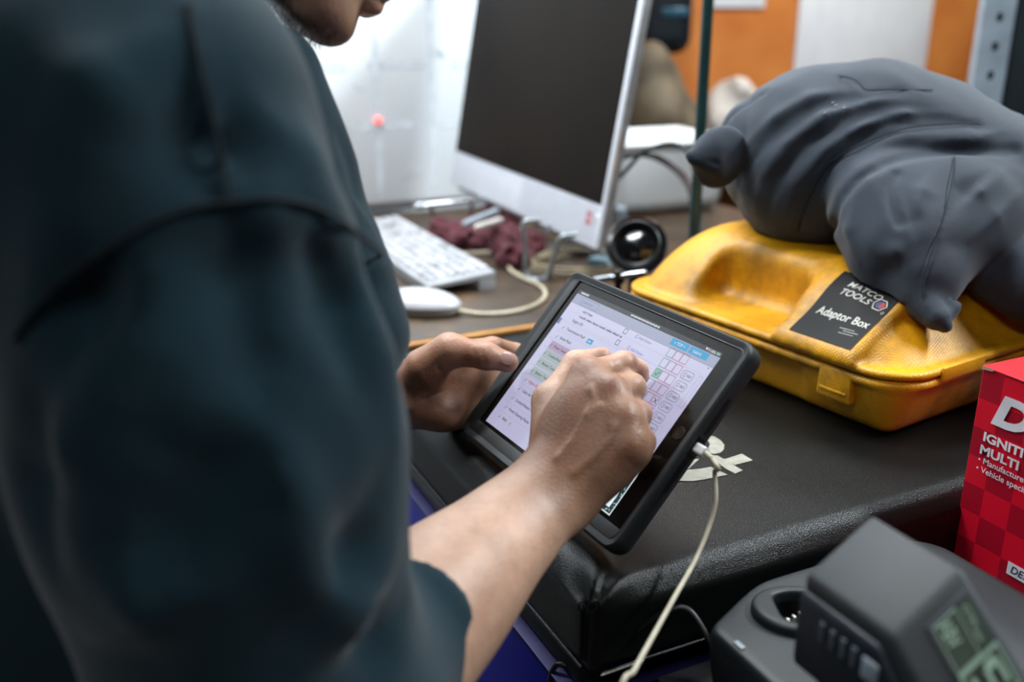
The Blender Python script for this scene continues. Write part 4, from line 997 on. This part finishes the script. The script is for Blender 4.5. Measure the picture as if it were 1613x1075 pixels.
# ================================================================== HANDHELD TESTER
M_dev = mat('grey_rubber_plastic', '20272a', .55, col2='1c2225', nscale=25, bump=.25, bscale=900); M_devd = mat('blue_black_plastic', '121a24', .45)
dv = empty('handheld_tester', (.375, .32, BZ), 'blurred grey handheld tester with slits and an LCD in the bottom right foreground', 'tester')
hx0, hx1 = .349, .401
DA = radians(30)
def DR(p):
    x, y, z = p; return (.401+(x-.401)*.90, y, z+(x-.401)*.55)
hp = [(.354, 1.045), (.289, 1.045), (.205, .978), (.205, .950), (.250, .950), (.30, .985), (.354, .985)]
b = MB(); b.prism(hp, lambda u, v, t: DR((t, u, v)), hx0, hx1, bev=.004, seg=3); b.build('head', M_dev, dv)
b = MB(); b.prism([(.352, 1.038), (.293, 1.038), (.262, 1.006), (.262, .985), (.298, .990), (.352, .990)], lambda u, v, t: DR((hx0-t, u, v)), 0, .005, bev=.003); b.build('front_bumper', M_devd, dv, label='blue-black front bumper')
for i in range(4):
    b = MB(); b.prism([(.333-i*.0080, 1.031), (.329-i*.0080, 1.031), (.329-i*.0080, 1.019), (.333-i*.0080, 1.019)], lambda u, v, t: DR((hx0-.005-t, u, v)), 0, .0012, bev=.0004); b.build('vent_slit', mat('slit_grey', '4a545e', .5) if i == 0 else bpy.data.materials['slit_grey'], dv)
b = MB(); b.prism([(.301, 1.030), (.290, 1.030), (.290, 1.018), (.301, 1.018)], lambda u, v, t: DR((hx0-.005-t, u, v)), 0, .001, bev=.0003); b.build('indicator_window', mat('pale_window', '8b98a3', .3), dv, label='small pale window')
# LCD on the sloping face
s0 = np.array([0, .289, 1.045]); s1 = np.array([0, .205, .978]); sd = (s1-s0)/np.linalg.norm(s1-s0); sn = np.array([0, -sd[2], sd[1]]); sn = sn if sn[2] > 0 else -sn
SL = np.linalg.norm(s1-s0)
def LC(u, v, w): return np.array(DR(np.array([hx0+.019+v*.026, 0, 0])+s0+sd*(.010+u*.048)+sn*(.0006+w)))
b = MB(); b.prism([(-.05, -.06), (1.05, -.06), (1.05, 1.06), (-.05, 1.06)], LC, -.001, .0006, bev=.0004); b.build('lcd_bezel', M_devd, dv)
b = MB(); b.prism([(0, 0), (1, 0), (1, 1), (0, 1)], LC, .0007, .0012); b.build('lcd_screen', mat('lcd_olive', '39433a', .25), dv, smooth=0, label='olive LCD screen')
pr = Print(lambda u, v, l: LC(u, v, .0014)); 
pr.rect(.52, .0, .98, 1, 0); 
pr.b.build('lcd_field', mat('lcd_pale', '8ca692', .35), dv, smooth=0)
pr = Print(lambda u, v, l: LC(u, v, .0018+l))
pr.rect(.56, .06, .94, .94, 0)
pr.stroke([(.88, .80), (.64, .80), (.64, .52), (.86, .52), (.86, .20), (.62, .20)], .10, 1, .0003)
pr.text('ABV', .03, .12, .42, 1, bold=.02, sx=.34); pr.text('GTIN', .05, .72, .2, 1, sx=.5); pr.text('ww', .30, .68, .22, 1, sx=.4)
pr.frame(0, 0, .52, .60, .02, 1); pr.b.build('lcd_digits', [mat('lcd_dark2', '222a24', .3), bpy.data.materials['lcd_pale']], dv, smooth=0)
b = MB(); b.prism([(.342, .995), (.295, .995), (.285, .90), (.275, .852), (.352, .852), (.347, .90)], lambda u, v, t: (t, u, v), .362, .398, bev=.005, seg=3); b.build('handle', mat('handle_blue_black', '1c2733', .5), dv)
b = MB(); b.prism([(.290, .984), (.262, .965), (.268, .945), (.288, .945)], lambda u, v, t: (t, u, v), .366, .394, bev=.003); b.build('trigger', M_black, dv)
b = MB(); b.box((.372, .315, BZ+.004), (.075, .09, .008), bev=.002); b.build('foot', M_black, dv)
#SPLIT
# ================================================================== PERSON
per = empty('person', (-.05, .68, 0), 'person in a dark teal hooded sweatshirt tapping the tablet with a bent right hand', 'person')
Sh = np.array([.045, .50, 1.27]); El = np.array([.067, .43, .94]); NB = np.array([.035, .69, 1.325]); CH = np.array([.06, .69, 1.13])
LSh = np.array([-.01, .88, 1.25]); LEl = np.array([.06, .96, 1.0])
A = atd
# right hand joints
wr = A(868, 772, .705); wrA = A(850, 752, .708); wrB = A(888, 790, .700)
MC = [A(926, 590, .742), A(958, 618, .720), A(981, 658, .706), A(990, 702, .700)]
PI = [A(982, 575, .762), A(994, 611, .747), A(1004, 653, .733), A(1012, 697, .720)]
DI = [A(1004, 584, .775), A(990, 628, .768), A(998, 672, .753), A(1000, 716, .738)]
TI = [A(1008, 593, .782), A(968, 640, .772), A(975, 684, .757), A(978, 722, .745)]
TH = [A(868, 715, .735), A(866, 632, .765), A(907, 574, .782), A(948, 563, .79)]
camdir = lambda p_: (CC-p_)/np.linalg.norm(CC-p_)
def chain(P, js, rs, k=.004):
    d = cap(P, js[0], js[1], rs[0], rs[1])
    for i in range(1, len(js)-1): d = smin(d, cap(P, js[i], js[i+1], rs[i], rs[i+1]), k)
    return d
tab_n = TR[:, 2].astype(f32)
def right_hand(P):
    palm = cap(P, wrA*.6+wrB*.4, MC[0], .018, .0125)
    for i, (a, r0, r1) in enumerate(((wr, .018, .0130), (wr*.5+wrB*.5, .018, .0125), (wrB*.85+wrA*.15, .018, .0120))): palm = smin(palm, cap(P, a, MC[i+1], r0, r1), .022)
    mid = (wr+MC[1]+MC[2])/3; palm = smin(palm, ell(P, mid-camdir(mid)*.010, (.034, .034, .018), np.stack([np.cross(camdir(mid), [0, 0, 1]), [0, 0, 1], camdir(mid)], 1)), .02)
    # heel on the little finger side and ball of the thumb
    palm = smin(palm, cap(P, wrB-camdir(wrB)*.010, MC[3]-camdir(mid)*.012, .017, .014), .018)
    palm = smin(palm, cap(P, TH[0], TH[1], .016, .013), .018)
    for i in range(4):       # knuckle heads
        palm = smin(palm, np.sqrt(((P-(MC[i]+camdir(MC[i])*.0035).astype(f32))**2).sum(1))-.0098, .012)
    for i, a in enumerate((wrA, wr, wr, wrB)):  # tendons
        s_ = a*.35+MC[i]*.65; o_ = camdir(s_)
        palm = smin(palm, cap(P, a*.8+MC[i]*.2+camdir(a)*.0145, MC[i]+o_*.0092, .0010, .0014), .010)
    # valleys between the knuckles
    for i in range(3):
        q_ = (PI[i]+PI[i+1])/2; m_ = (MC[i]+MC[i+1])/2*.45+q_*.55
        palm = smax(palm, -cap(P, m_+camdir(m_)*.0165, q_+camdir(q_)*.012, .0025, .0055), .010)
    d = palm
    rs = [(.0112, .0102, .0088, .0078), (.0118, .0108, .0092, .0080), (.0112, .0102, .0088, .0076), (.0102, .0090, .0078, .0068)]
    for i in range(4):
        f = chain(P, [MC[i], PI[i], DI[i], TI[i]], rs[i], .003)
        f = smin(f, np.sqrt(((P-(PI[i]+camdir(PI[i])*.001).astype(f32))**2).sum(1))-rs[i][1]*1.10, .003)
        d = smin(d, f, .0045)
    th = chain(P, TH, (.015, .0125, .0105, .0085), .006)
    d = smin(d, th, .007)
    d = smax(d, -((P-T0.astype(f32))@tab_n-.0008), .0005) if True else d
    return d
def creases(P, d, pts, r, k): 
    for a, b_ in pts: d = smax(d, -cap(P, a, b_, r), k)
    return d
RHc = (wr+MC[1])/2
# forearm
fd_ = (wr-El)/np.linalg.norm(wr-El); perp = np.cross(fd_, camdir(wr)); perp /= np.linalg.norm(perp)
def right_arm(P):
    wE = El+fd_*.02
    d = cap(P, wE+perp*.018, wrB, .040, .0185); d = smin(d, cap(P, wE-perp*.018, wrA, .042, .0185), .03)
    bulk = El+(wr-El)*.38; d = smin(d, ell(P, bulk, (.085, .040, .036), np.stack([fd_, perp, np.cross(fd_, perp)], 1)), .03)
    ul = wrB+camdir(wrB)*.008-fd_*.014; d = smin(d, np.sqrt(((P-ul.astype(f32))**2).sum(1))-.0125, .012)   # wrist bone
    ua = cap(P, Sh, El, .052, .042)
    return smin(d, ua, .03)
# left hand
Lw = A(628, 612, .945)
LM = [A(726, 556, .945), A(722, 592, .955), A(712, 626, .955), A(698, 652, .950)]
LP = [A(776, 548, .962), A(786, 592, .985), A(778, 625, .985), A(752, 655, .975)]
LD = [A(812, 556, .985), A(815, 600, 1.005), A(802, 640, 1.005), A(775, 675, .995)]
LT = [A(832, 564, .995), A(828, 612, 1.008), A(808, 655, 1.01), A(782, 690, 1.0)]
LTH = [A(668, 580, .915), A(708, 552, .908), A(766, 561, .905), A(801, 571, .907)]
def left_hand(P):
    palm = cap(P, Lw, LM[0], .022, .013)
    for i in range(1, 4): palm = smin(palm, cap(P, Lw+(A(628, 640, .95)-Lw)*i/3, LM[i], .022, .0125), .02)
    palm = smin(palm, cap(P, A(660, 640, .93), A(705, 655, .935), .018, .013), .015)
    palm = smin(palm, cap(P, A(690, 605, .95), A(752, 608, .965), .017, .014), .02); palm = smin(palm, cap(P, A(690, 640, .945), A(728, 645, .955), .018, .013), .015); palm = smax(palm, -ell(P, A(735, 610, .905), (.024, .024, .024)), .02)
    d = smin(palm, cap(P, LTH[0], LTH[1], .020, .0155), .02)
    th = chain(P, LTH[1:], (.0150, .0122, .0098), .006); th = smin(th, np.sqrt(((P-LTH[2].astype(f32))**2).sum(1))-.0125, .004)
    d = smin(d, th, .009)
    for i, f in enumerate(zip(LM, LP, LD, LT)):
        d = smin(d, chain(P, list(f), (.0125, .0112, .010, .008), .003), .007 if i == 0 else .016)
    # creases at the thumb joint and across the palm
    return d
lcr = [tracep(left_hand, g, near=.6) for g in ([(722, 574), (728, 568), (738, 572)], [(757, 552), (762, 568), (768, 578)], [(690, 575), (700, 600), (690, 640)], [(728, 578), (700, 615), (660, 632)], [(664, 632), (690, 622), (722, 600)], [(745, 556), (752, 560), (750, 572)])]
def left_hand_d(P):
    d = left_hand(P)
    for g in lcr:
        if len(g) > 1: d = smax(d, -poly_cap(P, g, .0007), .0022)
    return d
rcr = [tracep(right_hand, g, near=.5) for g in ([(997, 560), (1002, 568), (1000, 578)], [(1001, 562), (1006, 570)], [(960, 562), (966, 578), (962, 590)], [(985, 600), (991, 612), (985, 624)], [(1000, 640), (1006, 652), (1000, 664)], [(1006, 690), (1012, 698), (1008, 708)], [(905, 566), (910, 574)], [(985, 722), (998, 735), (1008, 738)])]
veins = [tracep(right_hand, g, near=.5) for g in ([(880, 722), (905, 690), (925, 655), (945, 640)], [(925, 655), (935, 630), (930, 612)], [(905, 745), (940, 715), (960, 690), (968, 670)])]
def right_hand_d(P):
    d = right_hand(P)
    for g in veins:
        if len(g) > 1: d = smin(d, poly_cap(P, g, .0006), .005)
    for g in rcr:
        if len(g) > 1: d = smax(d, -poly_cap(P, g, .0006), .0018)
    return d
def left_arm(P): return smin(cap(P, LEl, Lw, .042, .024), cap(P, LSh, LEl, .05, .042), .03)
# head
fF = np.array([.70, -.10, -.70]); fF /= np.linalg.norm(fF); uH = np.array([.70, 0, .70]); uH -= fF*(uH@fF); uH /= np.linalg.norm(uH); sH = np.cross(uH, fF)
chin = A(524, 72, .69); Hc = chin-fF*.088+uH*.112+sH*0
HM = np.stack([fF, sH, uH], 1)
def Hd(f, s, u): return Hc+fF*f+sH*s+uH*u
def head(P):
    d = ell(P, Hd(-.012, 0, .035), (.098, .078, .088), HM)
    d = smin(d, ell(P, Hd(.020, 0, -.035), (.070, .062, .085), HM), .03)
    d = smin(d, ell(P, Hd(.070, 0, -.100), (.024, .028, .020), HM), .022)      # chin
    for s_ in (-1, 1):
        d = smin(d, cap(P, Hd(-.02, s_*.055, -.05), Hd(.055, s_*.024, -.102), .018, .014), .022)  # jaw
        d = smax(d, -ell(P, Hd(.092, s_*.032, .0), (.018, .018, .012), HM), .012)
        d = smin(d, ell(P, Hd(.072, s_*.032, .0), (.014, .014, .013), HM), .003)   # eyes
        d = smin(d, ell(P, Hd(-.012, s_*.078, -.01), (.018, .008, .031), HM), .006)  # ears
        d = smin(d, cap(P, Hd(.088, s_*.012, .018), Hd(.080, s_*.045, .022), .006, .005), .01)  # brow
    d = smin(d, cap(P, Hd(.082, 0, .012), Hd(.098, 0, -.026), .008, .0105), .010)
    d = smin(d, cap(P, Hd(.090, -.016, -.060), Hd(.090, .016, -.060), .0062), .006)   # upper lip
    d = smin(d, cap(P, Hd(.090, -.013, -.073), Hd(.090, .013, -.073), .0072), .005)   # lower lip
    d = smax(d, -cap(P, Hd(.098, -.022, -.0665), Hd(.098, .022, -.0665), .0012), .002)
    d = smax(d, -cap(P, Hd(.100, -.014, -.086), Hd(.100, .014, -.086), .006), .008)
    nk = cap(P, NB-[.02, 0, .03], Hd(-.035, 0, -.05), .062, .054)
    return smin(d, nk, .03)
def torso(P):
    d = ell(P, (CH[0]-.06, .69, 1.12), (.10, .155, .20)); d = smin(d, cap(P, Sh-[.03, -.03, .02], LSh-[0, .02, .02], .05), .05)
    return smin(d, ell(P, (-.05, .68, .96), (.11, .15, .13)), .06)
groups = [(torso, np.array([-.02, .68, 1.08]), .32, .03), (head, Hc-[.06, 0, .04], .25, .03), (right_arm, (Sh+wr)/2-[0, 0, .05], .36, .03), (right_hand_d, RHc, .13, .014),
          (left_arm, (LSh+Lw)/2, .30, .03), (left_hand_d, A(720, 600, .95), .14, .014)]
def body(P):
    D = np.full(len(P), 5, f32)
    for fn, c, R_, k in groups:
        r = np.sqrt(((P-c.astype(f32))**2).sum(1)); m_ = r < R_+.04
        D[~m_] = np.minimum(D[~m_], r[~m_]-R_+.012)
        if m_.any(): D[m_] = smin(D[m_], fn(P[m_]).astype(f32), k)
    return D
def fine(P):   # the drawn hands and forearm at fine resolution
    return body(P)
M_skin = mat('skin', 'c8a48c', .45, col2='bd9078', nscale=70, nmix=1.0, sss=.12, tint=True, dirt='8f6a56', dlow=.42, dscale=30, damt=.55, bump=.42, bscale=420, bdist=.0009, spec=.45)
lo_, hi_ = np.array([-.17, .36, .84]), np.array([.47, 1.02, 1.56])
V_, F_ = surface(body, lo_, hi_, .0024, B=14)
print('BODY', len(V_), len(F_))
tint = np.ones((len(V_), 3))
def stain(c, r, col, s=1):
    global tint
    w = np.exp(-(((V_-c)**2).sum(1))/(r*r))*s; tint = tint*(1-w[:, None])+tint*np.array(col)*w[:, None]
def near_s(fn, px, py): 
    p_ = trace(fn, px, py, near=.5); return p_ if p_ is not None else A(px, py, .7)
# grime on fingers and back of the hands, redder knuckles
for (x_, y_, r, c_, s_) in ((934, 577, .008, (.72, .5, .42), .8), (962, 603, .005, (.6, .38, .36), .8), (962, 614, .010, (.86, .66, .60), .8), (992, 655, .008, (.9, .66, .52), .6), (985, 700, .010, (.92, .76, .68), .5),
        (1003, 572, .008, (.55, .38, .28), .8), (1010, 588, .008, (.5, .3, .22), .9), (948, 556, .008, (.45, .32, .25), .9), (905, 570, .012, (.85, .66, .52), .6), (880, 640, .022, (.82, .68, .56), .6), (850, 690, .02, (.72, .58, .46), .7),
        (905, 620, .02, (.86, .76, .68), .7), (870, 705, .02, (.84, .68, .52), .7), (930, 690, .02, (.9, .8, .72), .6), (900, 740, .012, (.86, .7, .56), .6), (985, 735, .014, (.88, .7, .64), .5)):
    stain(near_s(right_hand, x_, y_), r, c_, s_)
for (x_, y_, r, c_, s_) in ((690, 600, .022, (.62, .52, .46), .9), (735, 565, .014, (.62, .46, .38), .8), (750, 545, .010, (.8, .62, .52), .6), (665, 560, .018, (.8, .66, .56), .7), (772, 580, .014, (.62, .45, .36), .8), (805, 578, .010, (.66, .46, .36), .8), (720, 610, .020, (.66, .5, .40), .8), (690, 650, .018, (.95, .76, .6), .6), (650, 600, .02, (.7, .58, .5), .8)):
    p_ = trace(left_hand, x_, y_, near=.6); p_ = p_ if p_ is not None else A(x_, y_, .93); stain(p_, r, c_, s_)
dhand = np.minimum(((V_-RHc)**2).sum(1)**.5, 1); w_ = np.clip(1-(dhand-.05)/.05, 0, 1)*.78
tint = tint*(1-w_[:, None]*np.array([.62, .70, .78]))
dl = ((V_-A(720, 600, .95))**2).sum(1)**.5; w_ = np.clip(1-(dl-.06)/.06, 0, 1)*.5; tint = tint*(1-w_[:, None]*np.array([.75, .9, 1.0]))
stain(A(502, 52, .67), .022, (.32, .27, .25), .8); stain(A(535, 62, .68), .014, (.6, .52, .48), .7)
for s_ in (-1, 1): stain(Hd(.10, 0, -.067), .014, (.95, .62, .62), .6)
bs1 = np.clip(-((V_-Hc)@uH)-.065, 0, .05)/.05*(((V_-Hc)**2).sum(1) < .16**2)*.35; tint = tint*(1-bs1[:, None])
mesh_np('body', V_, F_, M_skin, per, tint=tint)
# nails
M_nail = mat('fingernail', '8d7068', .22, col2='7d625a', nscale=60)
def nail(tip, prev, nrm, w, l):
    t = (tip-prev)/np.linalg.norm(tip-prev); nrm = nrm-t*(nrm@t); nrm /= np.linalg.norm(nrm); s_ = np.cross(t, nrm); b = MB(); n_ = 6; vs = []
    for j in range(n_+1):
        for i in range(n_+1):
            u = (i/n_-.5)*2; v = j/n_; rr = 1-.25*(abs(2*v-1)**3)
            vs.append(tip+t*(v-.5)*l+s_*u*w*.5*rr+nrm*(sqrt(max(0, 1-(u*.75)**2))-1)*w*.5*.9)
    b.add(vs, [(j*(n_+1)+i, j*(n_+1)+i+1, (j+1)*(n_+1)+i+1, (j+1)*(n_+1)+i) for j in range(n_) for i in range(n_)]); return b.build('fingernail', M_nail, per)
tq = trace(left_hand, 800, 563, near=.6); 
if tq is not None: nail(tq+camdir(tq)*.0006, tq-(LTH[3]-LTH[2]), camdir(tq)*.8+np.array([0, 0, .6]), .0135, .0145)
nail(TI[0]+camdir(TI[0])*.0075+np.array([.004, .002, .004]), DI[0]+camdir(TI[0])*.0075, np.array([.6, .5, .6]), .010, .010)
# beard stubble on the chin
M_hair = mat('dark_brown_hair', '1c1410', .6)
rnd = random.Random(4); b = MB()
for i in range(420):
    f_, s_ = rnd.uniform(.0, .085), rnd.uniform(-.035, .035)
    p_ = Hd(f_, s_, -.135); 
    # march up to the jaw surface
    q_ = p_.copy()
    for _ in range(40):
        v = float(head(q_[None].astype(f32))[0])
        if v < .0005: break
        q_ = q_+uH*v*.8
    if v > .001: continue
    t_ = np.array([rnd.gauss(0, .4), rnd.gauss(0, .4), rnd.gauss(0, .4)])-uH*.9+fF*.3; t_ /= np.linalg.norm(t_); L_ = rnd.uniform(.002, .0055)
    b.tube([q_-t_*.001, q_+t_*L_*.6, q_+t_*L_+fF*.001], [.00022, .00018, .00006], 4)
b.build('beard', M_hair, per, kind='stuff')
def hairf(P):
    d = ell(P, Hd(-.018, 0, .045), (.105, .086, .094), HM); d = smax(d, -ell(P, Hd(.085, 0, -.03), (.075, .075, .085), HM), .01)
    d = smax(d, -((P-Hd(0, 0, -.03).astype(f32))@uH.astype(f32)), .01); return d+n3(P, 140, 2)*.0016
V_, F_ = surface(hairf, Hc-.16, Hc+.16, .005, lip=2); mesh_np('hair', V_, F_, M_hair, per)

# ---- hooded sweatshirt
M_hood = mat('teal_black_fleece', '16303a', .95, col2='0f232c', nscale=16, nmix=.9, sheen=.15, bump=.35, bscale=1300, bdist=.0006, spec=.15)
cuffc = A(676, 962, .615); cdir = (wr-El)/np.linalg.norm(wr-El)
cuff_t = float((cuffc-El)@cdir); cuff_p = El+cdir*cuff_t
def hoodie0(P):
    ua = smin(cap(P, Sh-[.01, 0, .0], (Sh+El)/2, .090, .092), cap(P, (Sh+El)/2, El+[.0, 0, -.005], .092, .080), .03)
    fa = cap(P, El, cuff_p-cdir*.02, .076, .047)
    arm = smin(ua, fa, .03)
    t_ = ell(P, (.0, .70, 1.10), (.150, .205, .27)); t_ = smin(t_, ell(P, (-.04, .70, .93), (.15, .19, .16)), .06); t_ = smin(t_, ell(P, (.055, .66, 1.13), (.115, .16, .20)), .05); t_ = smin(t_, cap(P, A(428, 120, .66), A(548, 530, .62), .035, .040), .04)
    t_ = smin(t_, cap(P, Sh-[.03, -.02, -.0], LSh-[0, .02, 0], .085, .08), .05)
    la = smin(cap(P, LSh, LEl, .078, .07), cap(P, LEl, LEl+(Lw-LEl)*.66, .07, .045), .02)
    d = smin(arm, smin(t_, la, .03), .028)
    # hood bunched round the neck
    th = [NB+[-.085, .0, .065], NB+[-.06, -.075, .055], NB+[.0, -.100, .02], NB+[.065, -.085, -.035], NB+[.10, 0, -.075], NB+[.065, .085, -.035], NB+[.0, .100, .02], NB+[-.06, .075, .055], NB+[-.085, .0, .065]]
    d = smin(d, poly_cap(P, th, .030), .012)
    d = smin(d, ell(P, NB+[-.135, 0, .0], (.050, .105, .080)), .02)
    d = smin(d, ell(P, NB+[-.165, 0, -.07], (.045, .075, .075)), .015)
    return d
# ridges and hollows of the cloth, laid along what the photo shows
R1 = [[(40, 500), (75, 420), (110, 330), (150, 250), (190, 180), (240, 120)], [(70, 790), (110, 700), (160, 620), (205, 540), (230, 440)], [(250, 60), (150, 130), (60, 260)],
      [(480, 300), (540, 420), (590, 560), (625, 700)], [(420, 600), (450, 760), (500, 900), (560, 1000)], [(140, 1000), (220, 960), (330, 930)], [(620, 880), (560, 960), (480, 1040)], [(400, 180), (470, 250), (540, 330)], [(360, 350), (420, 330), (500, 345), (610, 425)]]
V1 = [[(365, 345), (375, 440), (400, 560), (430, 650)], [(470, 360), (520, 480), (560, 600)], [(110, 560), (150, 480), (190, 400)], [(60, 640), (48, 760), (80, 900)], [(250, 700), (330, 760), (420, 790)], [(180, 860), (260, 840), (350, 850)], [(540, 220), (575, 300), (600, 370)], [(600, 760), (560, 860), (520, 930)], [(300, 150), (330, 230), (350, 300)], [(640, 960), (600, 1010), (560, 1060)]]
R1 = [tracep(hoodie0, g) for g in R1]; V1 = [tracep(hoodie0, g) for g in V1]
S1 = tracep(hoodie0, [(22, 535), (45, 500), (90, 450), (150, 405), (230, 355), (300, 328), (365, 318), (430, 313), (500, 328), (560, 365), (600, 402), (622, 435)]); S2 = tracep(hoodie0, [(298, 4), (305, 60), (322, 130), (338, 200), (352, 260), (362, 318)])
cuff_n = cdir
def hoodie(P):
    d = hoodie0(P)
    for g in R1:
        if len(g) > 1: d = smin(d, poly_cap(P, g, taper(g, .0)), .034)
    for g in V1:
        if len(g) > 1: d = smax(d, -poly_cap(P, g, taper(g, .001)), .036)
    for g in (S1, S2):
        if len(g) > 1: d = smin(d, poly_cap(P, g, .0008), .006)
    d = d+n3(P, 38, 2)*.0016+n3(P, 19, 5)*.0028
    # open the right cuff with a rolled end
    q = (P-cuff_p.astype(f32))@cdir.astype(f32); rr = np.sqrt(np.maximum(((P-cuff_p.astype(f32))**2).sum(1)-q*q, 0))
    inarm = (rr < .10)
    cut = smax(d, q, .008); cut = smax(cut, -smax(rr-.0375, -(q+.05), .004), .003)
    d = np.where(inarm & (q > -.07), cut, d)
    # sleeve openings and neck
    d = smax(d, -ell(P, NB+[.015, 0, .03], (.066, .066, .085)), .01)
    ql = (P-(LEl+(Lw-LEl)*.70).astype(f32))@((Lw-LEl)/np.linalg.norm(Lw-LEl)).astype(f32); d = np.where(np.sqrt(((P-Lw.astype(f32))**2).sum(1)) < .13, smax(d, ql, .01), d)
    d = smax(d, .885-P[:, 2], .01)
    return d*.85
V_, F_ = surface(hoodie, (-.26, .30, .86), (.32, 1.10, 1.46), .0048, lip=1.8); print('HOODIE', len(V_))
hd = mesh_np('hooded_sweatshirt', V_, F_, M_hood, per, label='dark teal hooded sweatshirt')
b = MB()
for g in (S1, S2):
    if len(g) > 2: b.tube(smooth_path(tracep(hoodie, [(proj_[0], proj_[1]) for proj_ in [((RC.T@(p_-CC))[0]/-(RC.T@(p_-CC))[2]*FPX+806.5, 537.5-(RC.T@(p_-CC))[1]/-(RC.T@(p_-CC))[2]*FPX) for p_ in g]]), 4), .0011, 6)
b.build('seam', mat('seam_teal', '0a181f', .9), hd)
# trousers and boots
M_jean = mat('dark_work_trousers', '161c28', .9, col2='10151f', nscale=20)
def pants(P):
    d = ell(P, (-.04, .69, .92), (.135, .175, .12))
    for y in (.60, .79):
        d = smin(d, cap(P, (-.03, y, .88), (-.01, y-.0, .50), .088, .066), .03); d = smin(d, cap(P, (-.01, y, .50), (-.03, y, .10), .064, .055), .02)
    return smax(smax(d, .085-P[:, 2], .005), P[:, 2]-.97, .01)+n3(P, 30, 3)*.003
V_, F_ = surface(pants, (-.22, .46, .05), (.15, .94, 1.0), .010, lip=1.8); mesh_np('trousers', V_, F_, M_jean, per)
for y in (.60, .79):
    def boot(P): return smax(smin(ell(P, (.035, y, .045), (.135, .048, .055)), cap(P, (-.03, y, .05), (-.03, y, .13), .048), .03), .001-P[:, 2], .004)
    V_, F_ = surface(boot, (-.13, y-.08, -.01), (.2, y+.08, .2), .007, lip=1.8); mesh_np('boot', V_, F_, M_black, per)
